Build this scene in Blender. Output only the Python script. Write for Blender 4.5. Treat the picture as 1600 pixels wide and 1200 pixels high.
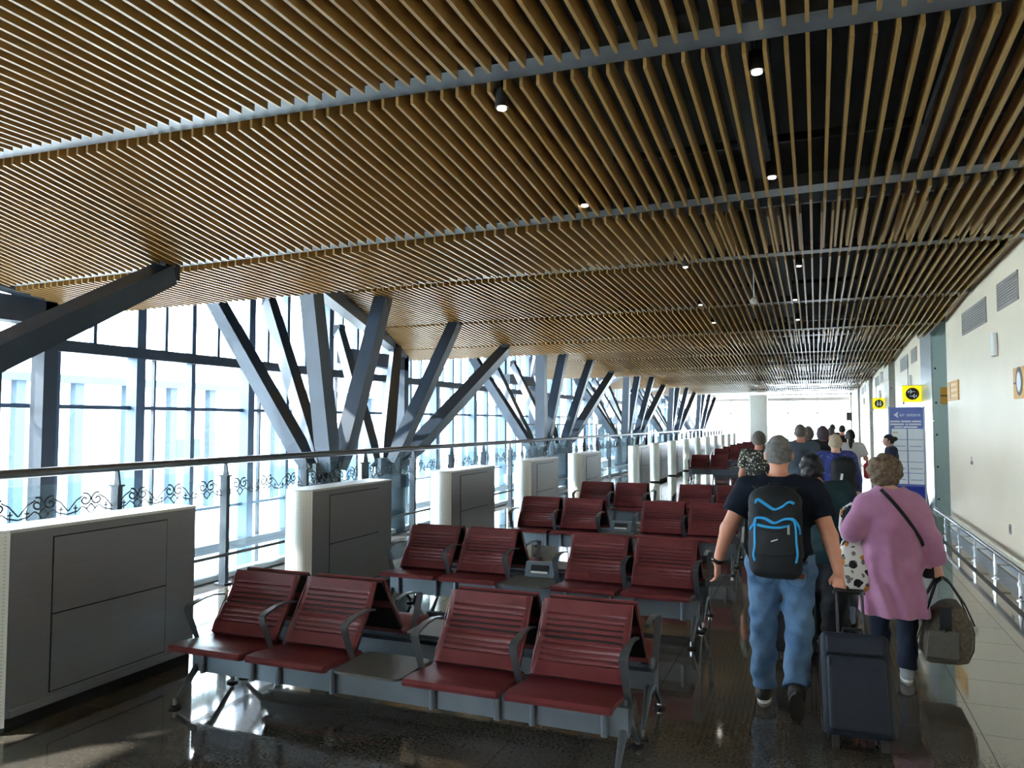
import bpy, math, random
import numpy as np
from mathutils import Vector, Matrix

random.seed(7)
for o in list(bpy.data.objects):
    bpy.data.objects.remove(o, do_unlink=True)
S = bpy.context.scene
COL = S.collection

# ------------------------------------------------------------------ camera
FPX, HCAM = 1180.0, 1.9
PITCH = math.atan((660 - 600) / FPX)
YAW = math.atan((1274 - 800) / (FPX / math.cos(PITCH)))
FW = Vector((-math.sin(YAW) * math.cos(PITCH), math.cos(YAW) * math.cos(PITCH), math.sin(PITCH)))
RT = Vector((math.cos(YAW), math.sin(YAW), 0))
UP = RT.cross(FW)
cd = bpy.data.cameras.new('camera')
cd.sensor_width = 36
cd.lens = FPX / 1600 * 36
cd.clip_end = 600
cam = bpy.data.objects.new('camera', cd)
COL.objects.link(cam)
m3 = Matrix((RT, UP, -FW)).transposed()
cam.matrix_world = Matrix.Translation((0, 0, HCAM)) @ m3.to_4x4()
S.camera = cam

def proj(p):
    q = Vector(p) - Vector((0, 0, HCAM))
    d = q.dot(FW)
    if d < 0.05:
        return None
    return 800 + FPX * q.dot(RT) / d, 600 - FPX * q.dot(UP) / d

def ray(x, y):
    return RT * (x - 800) + UP * (600 - y) + FW * FPX
def at_x(x, y, X):
    d = ray(x, y); t = X / d.x
    return Vector((0, 0, HCAM)) + d * t
def at_y(x, y, Y):
    d = ray(x, y); t = Y / d.y
    return Vector((0, 0, HCAM)) + d * t

# ------------------------------------------------------------------ light
W = bpy.data.worlds.new('world')
S.world = W
W.use_nodes = True
bg = W.node_tree.nodes['Background']
bg.inputs[0].default_value = (0.83, 0.92, 1.0, 1)
bg.inputs[1].default_value = 4.2
sl = bpy.data.lights.new('sun', 'SUN')
sl.energy = 2.6
sl.angle = 0.01
sl.color = (1.0, 0.95, 0.86)
sun = bpy.data.objects.new('sun', sl)
COL.objects.link(sun)
EL = math.radians(30)
sdir = Vector((0.84 * math.cos(EL), 0.54 * math.cos(EL), -math.sin(EL)))
sun.rotation_euler = sdir.to_track_quat('-Z', 'Y').to_euler()
sun.location = (-60, -40, 40)
S.view_settings.view_transform = 'Standard'
S.view_settings.look = 'None'
S.view_settings.exposure = 2.7
S.view_settings.gamma = 1
S.view_settings.use_curve_mapping = False

# ------------------------------------------------------------------ materials
def lin(r, g, b):
    f = lambda c: (c / 255 / 12.92) if c / 255 <= 0.04045 else ((c / 255 + 0.055) / 1.055) ** 2.4
    return (f(r), f(g), f(b), 1)

MATS = {}
def mat(name, rgb, rough=0.5, metal=0.0, var=0.12, scale=8.0, bump=0.0, bscale=60.0, spec=0.5, stretch=None, rgb2=None, sheen=0.0, emit=0.0, coords='Object'):
    m = bpy.data.materials.new(name)
    m.use_nodes = True
    nt = m.node_tree
    b = nt.nodes['Principled BSDF']
    c = lin(*rgb)
    tc = nt.nodes.new('ShaderNodeTexCoord')
    mp = nt.nodes.new('ShaderNodeMapping')
    nt.links.new(tc.outputs[coords], mp.inputs[0])
    if stretch:
        mp.inputs['Scale'].default_value = stretch
    n = nt.nodes.new('ShaderNodeTexNoise')
    n.inputs['Scale'].default_value = scale
    n.inputs['Detail'].default_value = 5
    nt.links.new(mp.outputs[0], n.inputs['Vector'])
    r = nt.nodes.new('ShaderNodeValToRGB')
    c2 = lin(*rgb2) if rgb2 else tuple(min(1, v * (1 + var)) for v in c[:3]) + (1,)
    c1 = c if rgb2 else tuple(v * (1 - var) for v in c[:3]) + (1,)
    r.color_ramp.elements[0].color = c1
    r.color_ramp.elements[0].position = 0.35
    r.color_ramp.elements[1].color = c2
    r.color_ramp.elements[1].position = 0.65
    nt.links.new(n.outputs['Fac'], r.inputs[0])
    nt.links.new(r.outputs[0], b.inputs['Base Color'])
    b.inputs['Roughness'].default_value = rough
    b.inputs['Metallic'].default_value = metal
    b.inputs['Specular IOR Level'].default_value = spec
    if sheen:
        b.inputs['Sheen Weight'].default_value = sheen
    if emit:
        nt.links.new(r.outputs[0], b.inputs['Emission Color'])
        b.inputs['Emission Strength'].default_value = emit
    if bump:
        n2 = nt.nodes.new('ShaderNodeTexNoise')
        n2.inputs['Scale'].default_value = bscale
        nt.links.new(mp.outputs[0], n2.inputs['Vector'])
        bp = nt.nodes.new('ShaderNodeBump')
        bp.inputs['Strength'].default_value = bump
        bp.inputs['Distance'].default_value = 0.01
        nt.links.new(n2.outputs['Fac'], bp.inputs['Height'])
        nt.links.new(bp.outputs[0], b.inputs['Normal'])
    MATS[name] = m
    return m

def glass_mat(name, tint, refl=0.06, rough=0.0):
    m = bpy.data.materials.new(name)
    m.use_nodes = True
    nt = m.node_tree
    nt.nodes.remove(nt.nodes['Principled BSDF'])
    out = nt.nodes['Material Output']
    tr = nt.nodes.new('ShaderNodeBsdfTransparent')
    tr.inputs[0].default_value = tint
    gl = nt.nodes.new('ShaderNodeBsdfGlossy')
    gl.inputs['Roughness'].default_value = rough
    gl.inputs[0].default_value = (0.9, 0.95, 1, 1)
    lw = nt.nodes.new('ShaderNodeLayerWeight')
    lw.inputs[0].default_value = 0.5
    pw = nt.nodes.new('ShaderNodeMath'); pw.operation = 'POWER'; pw.inputs[1].default_value = 5
    nt.links.new(lw.outputs['Facing'], pw.inputs[0])
    mu = nt.nodes.new('ShaderNodeMath'); mu.operation = 'MULTIPLY_ADD'
    mu.inputs[1].default_value = 0.5; mu.inputs[2].default_value = refl * 0.5
    nt.links.new(pw.outputs[0], mu.inputs[0])
    mx = nt.nodes.new('ShaderNodeMixShader')
    nt.links.new(mu.outputs[0], mx.inputs[0])
    nt.links.new(tr.outputs[0], mx.inputs[1])
    nt.links.new(gl.outputs[0], mx.inputs[2])
    nt.links.new(mx.outputs[0], out.inputs[0])
    MATS[name] = m
    return m

def polished_mat(name, cdark, clight, scale=55, base=0.05, power=3.0, rough=0.06):
    """polished stone: speckled diffuse under a mirror polish that grows at grazing angles"""
    m = bpy.data.materials.new(name)
    m.use_nodes = True
    nt = m.node_tree
    nt.nodes.remove(nt.nodes['Principled BSDF'])
    out = nt.nodes['Material Output']
    ge = nt.nodes.new('ShaderNodeNewGeometry')
    n = nt.nodes.new('ShaderNodeTexNoise')
    n.inputs['Scale'].default_value = scale
    n.inputs['Detail'].default_value = 8
    n.inputs['Roughness'].default_value = 0.75
    nt.links.new(ge.outputs['Position'], n.inputs['Vector'])
    n2 = nt.nodes.new('ShaderNodeTexNoise')
    n2.inputs['Scale'].default_value = 0.9
    nt.links.new(ge.outputs['Position'], n2.inputs['Vector'])
    ad = nt.nodes.new('ShaderNodeMath'); ad.operation = 'MULTIPLY_ADD'
    ad.inputs[1].default_value = 0.35; 
    nt.links.new(n2.outputs['Fac'], ad.inputs[0])
    nt.links.new(n.outputs['Fac'], ad.inputs[2])
    r = nt.nodes.new('ShaderNodeValToRGB')
    r.color_ramp.elements[0].position = 0.5; r.color_ramp.elements[0].color = lin(*cdark)
    r.color_ramp.elements[1].position = 0.9; r.color_ramp.elements[1].color = lin(*clight)
    nt.links.new(ad.outputs[0], r.inputs[0])
    d = nt.nodes.new('ShaderNodeBsdfDiffuse')
    nt.links.new(r.outputs[0], d.inputs[0])
    g = nt.nodes.new('ShaderNodeBsdfGlossy')
    g.inputs['Roughness'].default_value = rough
    g.inputs[0].default_value = (0.95, 0.93, 0.9, 1)
    lw = nt.nodes.new('ShaderNodeLayerWeight')
    pw = nt.nodes.new('ShaderNodeMath'); pw.operation = 'POWER'
    pw.inputs[1].default_value = power
    lw.inputs[0].default_value = 0.5
    nt.links.new(lw.outputs['Facing'], pw.inputs[0])
    mu = nt.nodes.new('ShaderNodeMath'); mu.operation = 'MULTIPLY_ADD'
    mu.inputs[1].default_value = 1 - base; mu.inputs[2].default_value = base
    nt.links.new(pw.outputs[0], mu.inputs[0])
    mx = nt.nodes.new('ShaderNodeMixShader')
    nt.links.new(mu.outputs[0], mx.inputs[0])
    nt.links.new(d.outputs[0], mx.inputs[1])
    nt.links.new(g.outputs[0], mx.inputs[2])
    nt.links.new(mx.outputs[0], out.inputs[0])
    MATS[name] = m
    return m

def pattern_mat(name, base, blobs, scale=14.0, rough=0.8, thr=0.32):
    """fabric with scattered voronoi blobs in several colours"""
    m = bpy.data.materials.new(name)
    m.use_nodes = True
    nt = m.node_tree
    b = nt.nodes['Principled BSDF']
    tc = nt.nodes.new('ShaderNodeTexCoord')
    nz = nt.nodes.new('ShaderNodeTexNoise'); nz.inputs['Scale'].default_value = scale
    nt.links.new(tc.outputs['Object'], nz.inputs['Vector'])
    ma = nt.nodes.new('ShaderNodeVectorMath'); ma.operation = 'MULTIPLY_ADD'
    ma.inputs[1].default_value = (0.06, 0.06, 0.06)
    nt.links.new(nz.outputs['Color'], ma.inputs[0])
    nt.links.new(tc.outputs['Object'], ma.inputs[2])
    prev = None
    col = lin(*base)
    last = None
    for i, (rgb, sc, t) in enumerate(blobs):
        v = nt.nodes.new('ShaderNodeTexVoronoi')
        v.inputs['Scale'].default_value = sc
        mp = nt.nodes.new('ShaderNodeMapping')
        mp.inputs['Location'].default_value = (3.1 * i, 1.7 * i, 2.3 * i)
        nt.links.new(ma.outputs[0], mp.inputs[0])
        nt.links.new(mp.outputs[0], v.inputs['Vector'])
        lt = nt.nodes.new('ShaderNodeMath'); lt.operation = 'LESS_THAN'
        lt.inputs[1].default_value = t
        nt.links.new(v.outputs['Distance'], lt.inputs[0])
        mx = nt.nodes.new('ShaderNodeMix'); mx.data_type = 'RGBA'
        nt.links.new(lt.outputs[0], mx.inputs[0])
        if last is None:
            mx.inputs[6].default_value = col
        else:
            nt.links.new(last, mx.inputs[6])
        mx.inputs[7].default_value = lin(*rgb)
        last = mx.outputs[2]
    nt.links.new(last, b.inputs['Base Color'])
    b.inputs['Roughness'].default_value = rough
    MATS[name] = m
    return m

def perforated_mat(name, rgb):
    m = mat(name, rgb, rough=0.38, metal=0.55, var=0.03, scale=3)
    nt = m.node_tree
    b = nt.nodes['Principled BSDF']
    tc = nt.nodes.new('ShaderNodeTexCoord')
    sx = nt.nodes.new('ShaderNodeSeparateXYZ')
    nt.links.new(tc.outputs['Object'], sx.inputs[0])
    prod = []
    for ax in ('X', 'Z'):
        mm = nt.nodes.new('ShaderNodeMath'); mm.operation = 'MULTIPLY'; mm.inputs[1].default_value = 2 * math.pi / 0.022
        nt.links.new(sx.outputs[ax], mm.inputs[0])
        sn = nt.nodes.new('ShaderNodeMath'); sn.operation = 'SINE'
        nt.links.new(mm.outputs[0], sn.inputs[0])
        prod.append(sn)
    pr = nt.nodes.new('ShaderNodeMath'); pr.operation = 'ADD'
    nt.links.new(prod[0].outputs[0], pr.inputs[0]); nt.links.new(prod[1].outputs[0], pr.inputs[1])
    gt = nt.nodes.new('ShaderNodeMath'); gt.operation = 'GREATER_THAN'; gt.inputs[1].default_value = 1.1
    nt.links.new(pr.outputs[0], gt.inputs[0])
    mx = nt.nodes.new('ShaderNodeMix'); mx.data_type = 'RGBA'
    mx.inputs[6].default_value = lin(*rgb); mx.inputs[7].default_value = lin(212, 212, 208)
    nt.links.new(gt.outputs[0], mx.inputs[0])
    nt.links.new(mx.outputs[2], b.inputs['Base Color'])
    return m

polished_mat('granite', (60, 56, 52), (116, 108, 98), base=0.02, power=3.4)
mat('grout', (42, 40, 38), 0.9)
mat('lower_floor', (190, 192, 190), 0.35, var=0.06, scale=2)
mat('ground', (215, 215, 210), 0.9, var=0.05, scale=0.3)
mat('slab', (185, 188, 190), 0.6, var=0.04)
mat('wood', (152, 118, 66), 0.36, var=0.10, scale=4, stretch=(30, 1.2, 30), coords='Generated', spec=0.5)
mat('ceiling_black', (14, 14, 15), 0.95, var=0.2)
mat('beam_grey', (96, 100, 106), 0.45, metal=0.3, var=0.1)
mat('cable_tray', (40, 40, 42), 0.7)
mat('steel', (46, 58, 72), 0.42, metal=0.15, var=0.08, scale=3)
mat('mullion', (62, 80, 100), 0.4, metal=0.3, var=0.06)
mat('mullion_dark', (34, 44, 56), 0.5, metal=0.2, var=0.06)
mat('wall_cream', (246, 229, 204), 0.45, var=0.02, scale=1.2, spec=0.3)
mat('wall_side', (212, 206, 194), 0.5, var=0.03)
mat('teal_panel', (198, 218, 215), 0.35, var=0.04, scale=1)
mat('metal_light', (196, 204, 210), 0.3, metal=0.6, var=0.04)
mat('pillar_white', (245, 242, 235), 0.5, var=0.02)
mat('vent_grey', (176, 166, 160), 0.6, var=0.05)
mat('steel_brushed', (144, 146, 150), 0.32, metal=0.55, var=0.025, scale=3, stretch=(1, 1, 14), bump=0.015, bscale=30)
mat('steel_top', (225, 225, 222), 0.35, metal=0.4, var=0.04)
mat('joint_dark', (26, 26, 27), 0.8)
perforated_mat('perforated', (240, 238, 232))
mat('rail_steel', (104, 107, 112), 0.3, metal=0.8, var=0.05)
mat('post_grey', (46, 54, 64), 0.5, metal=0.1, var=0.06)
mat('chrome', (205, 207, 210), 0.16, metal=1.0, var=0.03)
mat('leather', (112, 49, 52), 0.38, var=0.10, scale=14, bump=0.06, bscale=180, spec=0.5)
mat('leather_edge', (140, 74, 74), 0.45, var=0.05)
mat('shell_black', (22, 22, 24), 0.5, var=0.1)
mat('bench_metal', (120, 130, 142), 0.38, metal=0.45, var=0.05)
mat('arm_metal', (122, 130, 138), 0.3, metal=0.7, var=0.06)
mat('table_grey', (92, 92, 88), 0.4, var=0.05)
mat('drain_grey', (84, 81, 76), 0.7)
mat('rubber', (18, 18, 18), 0.7)
mat('white_paint', (240, 240, 238), 0.5, var=0.02)
mat('black_paint', (20, 18, 20), 0.5)
mat('sign_yellow', (255, 228, 12), 0.5, var=0.02, emit=0.12)
mat('sign_brown', (48, 28, 22), 0.5, var=0.03)
mat('sign_orange', (222, 160, 62), 0.5, var=0.04)
mat('sign_pale', (238, 196, 132), 0.5, var=0.02)
mat('stand_blue', (110, 122, 190), 0.5, var=0.03)
mat('stand_deep', (28, 50, 150), 0.5, var=0.03)
mat('paper', (250, 250, 250), 0.6, var=0.01)
mat('paper_grey', (186, 196, 214), 0.7, var=0.03)
mat('lamp_glow', (255, 248, 235), 0.5, var=0.0, emit=2.5)
mat('etched', (74, 78, 82), 0.8)
mat('facade_pale', (225, 228, 228), 0.8, var=0.03)
mat('facade_blue', (44, 60, 74), 0.7, var=0.08)
glass_mat('glass', (0.93, 0.97, 0.99, 1))
glass_mat('rail_glass', (0.88, 0.95, 0.95, 1))
# people
mat('skin', (214, 152, 122), 0.5, var=0.06, scale=10, rgb2=(204, 138, 112))
mat('skin_pale', (226, 176, 152), 0.5, var=0.05)
mat('hair_grey', (128, 124, 120), 0.7, rgb2=(88, 84, 82), scale=26, bump=0.5, bscale=160)
mat('hair_dark', (30, 26, 25), 0.55, var=0.3, scale=60, bump=0.4, bscale=160)
mat('hair_curly', (132, 108, 84), 0.75, rgb2=(76, 60, 46), scale=45, bump=0.8, bscale=70)
mat('hair_blonde', (206, 188, 162), 0.7, rgb2=(160, 140, 116), scale=60, bump=0.4, bscale=120)
mat('hair_ash', (122, 112, 104), 0.7, rgb2=(84, 76, 72), scale=60, bump=0.4, bscale=120)
mat('hair_plum', (92, 74, 84), 0.7, rgb2=(60, 46, 56), scale=60, bump=0.4, bscale=120)
mat('navy_tee', (20, 25, 38), 0.9, var=0.15, spec=0.2)
mat('jeans', (102, 134, 168), 0.85, rgb2=(70, 102, 138), scale=7, bump=0.15, bscale=120)
mat('jeans_seam', (62, 92, 130), 0.85)
mat('leather_patch', (120, 60, 42), 0.7)
mat('teal_shirt', (22, 52, 56), 0.85, var=0.15)
mat('dark_cloth', (26, 27, 32), 0.85, var=0.2)
mat('navy_trousers', (27, 36, 58), 0.85, var=0.15)
mat('pink_cardigan', (188, 130, 164), 0.9, rgb2=(176, 114, 150), scale=7, bump=0.1, bscale=160, sheen=0.3)
mat('shoe_grey', (150, 152, 156), 0.7, var=0.08)
mat('shoe_sole', (214, 210, 202), 0.7)
mat('shoe_dark', (52, 48, 46), 0.7)
mat('slate_tee', (74, 86, 98), 0.85, var=0.1)
mat('white_shirt', (226, 226, 230), 0.85, var=0.04)
mat('red_bag', (186, 36, 52), 0.7)
mat('blue_bag', (40, 96, 160), 0.7)
mat('pack_black', (20, 23, 28), 0.75, var=0.2, scale=20, bump=0.1, bscale=100)
mat('pack_blue', (38, 160, 222), 0.6, var=0.05)
mat('suitcase_navy', (18, 25, 40), 0.7, var=0.12, scale=20, bump=0.08, bscale=200)
mat('black_plastic', (22, 22, 24), 0.4)
mat('duffel', (104, 92, 76), 0.8, rgb2=(74, 66, 54), scale=42, bump=0.1)
mat('duffel_plain', (96, 92, 86), 0.8, var=0.06, scale=40)
pattern_mat('floral_shirt', (46, 46, 42), [((206, 200, 176), 22, 0.30), ((130, 138, 104), 17, 0.22), ((236, 230, 214), 30, 0.2)])
pattern_mat('blue_shirt', (48, 56, 122), [((92, 100, 170), 18, 0.25), ((30, 34, 80), 14, 0.25)])
pattern_mat('tote', (226, 222, 216), [((120, 116, 112), 17, 0.30), ((26, 24, 26), 13, 0.40), ((206, 132, 50), 9, 0.26)])
glass_mat('plastic_clear', (0.80, 0.84, 0.9, 1))

# ------------------------------------------------------------------ mesh helpers
class MB:
    def __init__(self):
        self.v = []; self.f = []; self.mi = []; self.cur = 0
    def add(self, vs, fs):
        o = len(self.v)
        self.v += [tuple(p) for p in vs]
        for f in fs:
            self.f.append(tuple(o + i for i in f)); self.mi.append(self.cur)
        return self
    def box(self, c, s, R=None):
        c = Vector(c); hx, hy, hz = s[0] / 2, s[1] / 2, s[2] / 2
        vs = []
        for x, y, z in ((-1, -1, -1), (1, -1, -1), (1, 1, -1), (-1, 1, -1), (-1, -1, 1), (1, -1, 1), (1, 1, 1), (-1, 1, 1)):
            p = Vector((x * hx, y * hy, z * hz))
            if R is not None:
                p = R @ p
            vs.append(c + p)
        return self.add(vs, [(0, 3, 2, 1), (4, 5, 6, 7), (0, 1, 5, 4), (1, 2, 6, 5), (2, 3, 7, 6), (3, 0, 4, 7)])
    def b2(self, x0, x1, y0, y1, z0, z1):
        return self.box(((x0 + x1) / 2, (y0 + y1) / 2, (z0 + z1) / 2), (x1 - x0, y1 - y0, z1 - z0))
    def bar(self, a, b, w, h, up=(0, 0, 1), w2=None, h2=None):
        a = Vector(a); b = Vector(b); d = (b - a).normalized()
        u = Vector(up)
        s = d.cross(u)
        if s.length < 1e-4:
            s = d.cross(Vector((1, 0, 0)))
        s.normalize(); u = s.cross(d)
        w2 = w if w2 is None else w2; h2 = h if h2 is None else h2
        vs = []
        for p, ww, hh in ((a, w, h), (b, w2, h2)):
            for i, j in ((-1, -1), (1, -1), (1, 1), (-1, 1)):
                vs.append(p + s * (i * ww / 2) + u * (j * hh / 2))
        return self.add(vs, [(0, 1, 2, 3), (7, 6, 5, 4), (0, 4, 5, 1), (1, 5, 6, 2), (2, 6, 7, 3), (3, 7, 4, 0)])
    def cyl(self, a, b, r, n=12, r2=None):
        return self.tube([a, b], [r, r if r2 is None else r2], n)
    def tube(self, path, r, n=8, cap=True):
        path = [Vector(p) for p in path]
        if not isinstance(r, (list, tuple)):
            r = [r] * len(path)
        vs = []; fs = []
        prev = None
        for i, p in enumerate(path):
            d = (path[min(i + 1, len(path) - 1)] - path[max(i - 1, 0)])
            if d.length < 1e-9:
                d = Vector((0, 0, 1))
            d.normalize()
            if prev is None:
                s = d.cross(Vector((0, 0, 1)))
                if s.length < 1e-3:
                    s = d.cross(Vector((1, 0, 0)))
            else:
                s = prev - d * prev.dot(d)
            s.normalize(); prev = s
            u = d.cross(s)
            for k in range(n):
                a = 2 * math.pi * k / n
                vs.append(p + s * (math.cos(a) * r[i]) + u * (math.sin(a) * r[i]))
        for i in range(len(path) - 1):
            for k in range(n):
                k2 = (k + 1) % n
                fs.append((i * n + k, i * n + k2, (i + 1) * n + k2, (i + 1) * n + k))
        if cap:
            fs.append(tuple(reversed(range(n))))
            fs.append(tuple(range((len(path) - 1) * n, len(path) * n)))
        return self.add(vs, fs)
    def ribbon(self, path, w, t, side):
        """flat strip of width w along side, thickness t"""
        path = [Vector(p) for p in path]; side = Vector(side).normalized()
        ws = w if isinstance(w, (list, tuple)) else [w] * len(path)
        vs = []; fs = []
        for i, p in enumerate(path):
            d = (path[min(i + 1, len(path) - 1)] - path[max(i - 1, 0)]).normalized()
            nn = d.cross(side).normalized()
            for a, b in ((-1, -1), (1, -1), (1, 1), (-1, 1)):
                vs.append(p + side * (a * ws[i] / 2) + nn * (b * t / 2))
        for i in range(len(path) - 1):
            for k in range(4):
                k2 = (k + 1) % 4
                fs.append((i * 4 + k, i * 4 + k2, (i + 1) * 4 + k2, (i + 1) * 4 + k))
        fs.append((3, 2, 1, 0)); n = len(path) - 1
        fs.append((n * 4, n * 4 + 1, n * 4 + 2, n * 4 + 3))
        return self.add(vs, fs)
    def prism(self, pts, off):
        """polygon of 3d points extruded by off"""
        n = len(pts); off = Vector(off)
        vs = [Vector(p) for p in pts] + [Vector(p) + off for p in pts]
        fs = [tuple(reversed(range(n))), tuple(range(n, 2 * n))]
        for i in range(n):
            j = (i + 1) % n
            fs.append((i, j, n + j, n + i))
        return self.add(vs, fs)
    def loft(self, rings):
        n = len(rings[0]); vs = []; fs = []
        for r in rings:
            vs += [Vector(p) for p in r]
        for i in range(len(rings) - 1):
            for k in range(n):
                k2 = (k + 1) % n
                fs.append((i * n + k, i * n + k2, (i + 1) * n + k2, (i + 1) * n + k))
        fs.append(tuple(reversed(range(n))))
        fs.append(tuple(range((len(rings) - 1) * n, len(rings) * n)))
        return self.add(vs, fs)
    def mesh(self, name, mats, smooth=False):
        me = bpy.data.meshes.new(name)
        me.from_pydata(self.v, [], self.f)
        if not isinstance(mats, (list, tuple)):
            mats = [mats]
        for m in mats:
            me.materials.append(MATS[m])
        if len(mats) > 1:
            me.polygons.foreach_set('material_index', self.mi)
        if smooth:
            me.polygons.foreach_set('use_smooth', [True] * len(me.polygons))
            me.set_sharp_from_angle(angle=math.radians(40))
        me.update()
        return me
    def build(self, name, mats, parent=None, loc=(0, 0, 0), smooth=False):
        return link(name, self.mesh(name, mats, smooth), parent, loc)

def link(name, me, parent=None, loc=(0, 0, 0), rot=None):
    o = bpy.data.objects.new(name, me)
    COL.objects.link(o)
    o.location = loc
    if rot is not None:
        o.rotation_euler = rot
    if parent is not None:
        o.parent = parent
    return o
def empty(name, loc=(0, 0, 0), rz=0.0):
    o = bpy.data.objects.new(name, None)
    COL.objects.link(o)
    o.location = loc; o.rotation_euler = (0, 0, rz); o.empty_display_size = 0.1
    return o
def tag(o, label=None, cat=None, group=None, kind=None):
    if label: o['label'] = label
    if cat: o['category'] = cat
    if group: o['group'] = group
    if kind: o['kind'] = kind
    return o
def copy_tree(o, parent=None):
    c = o.copy(); COL.objects.link(c); c.parent = parent
    for ch in list(o.children):
        copy_tree(ch, c)
    return c
def rrect(cx, cy, z, hx, hy, r, n=4):
    pts = []
    r = min(r, hx * 0.98, hy * 0.98)
    for qx, qy, a0 in ((1, 1, 0), (-1, 1, 90), (-1, -1, 180), (1, -1, 270)):
        for k in range(n + 1):
            a = math.radians(a0 + 90 * k / n)
            pts.append((cx + qx * (hx - r) + r * math.cos(a), cy + qy * (hy - r) + r * math.sin(a), z))
    return pts
ORD = ['first', 'second', 'third', 'fourth', 'fifth', 'sixth', 'seventh', 'eighth', 'ninth', 'tenth', 'eleventh', 'twelfth', 'thirteenth', 'fourteenth', 'fifteenth', 'sixteenth']

XR, XB, XF = 2.25, -6.75, -10.2          # right wall, slab edge, glass facade
Y0, Y1 = -10.0, 60.0
PER = 9.6
ROOF = 4.75

# ------------------------------------------------------------------ floor
floor = tag(MB().b2(XB, XR + 1.6, Y0, Y1, -0.35, -0.004).build('floor', ['grout']), 'dark polished granite tiled floor of the concourse', kind='structure')
TX, TY = 0.66, 0.56
tile_me = MB().b2(0, TX - 0.004, 0, TY - 0.004, -0.012, 0).mesh('tile', 'granite')
cells = []
nx0 = math.floor((XB - 0.91) / TX); ny0 = math.floor((Y0 - 0.4) / TY)
for i in range(nx0 + 1, int((XR + 1.6 - 0.91) / TX)):
    for j in range(ny0 + 1, int((Y1 - 0.4) / TY)):
        x, y = 0.91 + i * TX, 0.4 + j * TY
        a = proj((x, y, 0)); b = proj((x + TX, y + TY, 0)); c = proj((x, y + TY, 0)); d = proj((x + TX, y, 0))
        size = 0
        if a and b and c and d:
            cxp = (a[0] + b[0]) / 2; cyp = (a[1] + b[1]) / 2
            if -60 < cxp < 1660 and cyp < 1270:
                size = abs((b[0] - a[0]) * (d[1] - c[1]) - (b[1] - a[1]) * (d[0] - c[0])) / 2
        cells.append((size, x, y))
cells.sort(key=lambda t: -t[0])
for s_, x, y in cells[:300]:
    link('tile', tile_me, floor, (x, y, 0))
rest = MB()
for s_, x, y in cells[300:]:
    rest.b2(x, x + TX - 0.004, y, y + TY - 0.004, -0.012, 0)
tag(rest.build('tile_field', ['granite'], floor), kind='stuff')
tag(MB().b2(1.84, 1.90, Y0, Y1, 0.0, 0.004).build('drain_strip', ['drain_grey'], floor), 'dark narrow drain strip beside the wall')
tag(MB().b2(XB - 0.12, XB, Y0, Y1, -0.6, 0.07).build('trim_1', ['slab']), 'pale kerb along the open edge of the floor', kind='structure')
lower = tag(MB().b2(XF - 0.1, XR, Y0, Y1, -5.2, -5.0).build('lower_floor', ['lower_floor']), 'pale floor of the storey below', kind='structure')
tag(MB().b2(-160, XF - 0.2, -120, 200, -5.4, -5.1).build('ground', ['ground']), 'pale concrete ground outside the glass facade', kind='structure')

# ------------------------------------------------------------------ ceiling of slats
ceil = tag(MB().b2(XF - 0.5, XR + 1.6, Y0, Y1, ROOF, ROOF + 0.2).build('ceiling', ['ceiling_black']), 'black ceiling void above golden wood-look slats', kind='structure')
SP, TH, HT = 0.105, 0.020, 0.12
XL = -9.85
def left_edge(y, st, tip):
    """each bay group is cut along a diagonal: narrow at its start, full width at its tip"""
    return -6.2 + (XL + 6.2) * (y - st) / (tip - st)
bays = []
def module(k):
    o = PER * (k - 1)
    if k == 0:
        ys = [8.2 + o, 0.4, 3.96, 6.27, 7.95]
        tl = [0, 0, -.024, .014, .013]
    else:
        ys = [8.2 + o, 9.95 + o, 13.3 + o, 15.8 + o, 17.5 + o]
        tl = [.0, .0, .0, .004, .010]
    zs = [4.04, 3.95, 3.84, 3.67, 3.61]
    bays.append((ys, zs, tl, k))
    return ys, zs, tl
for k in range(0, 6):
    module(k)
def zat(x, z, t):
    return z + t * x
slat_xs = []
x = SP * math.floor(XL / SP)
while x < XR - 0.06:
    slat_xs.append(x); x += SP
cand = []
for ys, zs, tl, k in bays:
    for q in range(4):
        for x in slat_xs:
            ya = ys[q] + (0.11 if q else 0); yb = ys[q + 1] - (0.11 if q < 3 else 0)
            za, zb = zat(x, zs[q], tl[q]), zat(x, zs[q + 1], tl[q + 1])
            # clip by the diagonal edge
            if x < -6.2:
                yc = ys[0] + (ys[4] - ys[0]) * (x + 6.2) / (XL + 6.2)
                if yc > yb - 0.08: continue
                if yc > ya:
                    za = za + (zb - za) * (yc - ya) / (yb - ya); ya = yc
            best = 0
            pts = [proj((x, ya + (yb - ya) * t, za + (zb - za) * t)) for t in (0, .25, .5, .75, 1)]
            for p, r in zip(pts, pts[1:]):
                if p and r and 0 < (p[0] + r[0]) / 2 < 1600 and 0 < (p[1] + r[1]) / 2 < 1200:
                    best += math.hypot(p[0] - r[0], p[1] - r[1])
            dist = math.hypot(x, (ya + yb) / 2)
            cand.append((best / (dist + 0.5), x, ya, za, yb, zb))
cand.sort(key=lambda t: -t[0])
def slat_poly(x, ya, za, yb, zb):
    return [(x - TH / 2, ya, za), (x - TH / 2, yb, zb), (x - TH / 2, yb, zb + HT), (x - TH / 2, ya, za + HT)]
for s_, x, ya, za, yb, zb in cand[:300]:
    link('slat', MB().prism(slat_poly(0, ya, za, yb, zb), (TH, 0, 0)).mesh('slat', 'wood'), ceil, (x, 0, 0))
restm = MB()
for s_, x, ya, za, yb, zb in cand[300:]:
    restm.prism(slat_poly(x, ya, za, yb, zb), (TH, 0, 0))
tag(restm.build('slat_field', ['wood'], ceil), kind='stuff')
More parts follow.
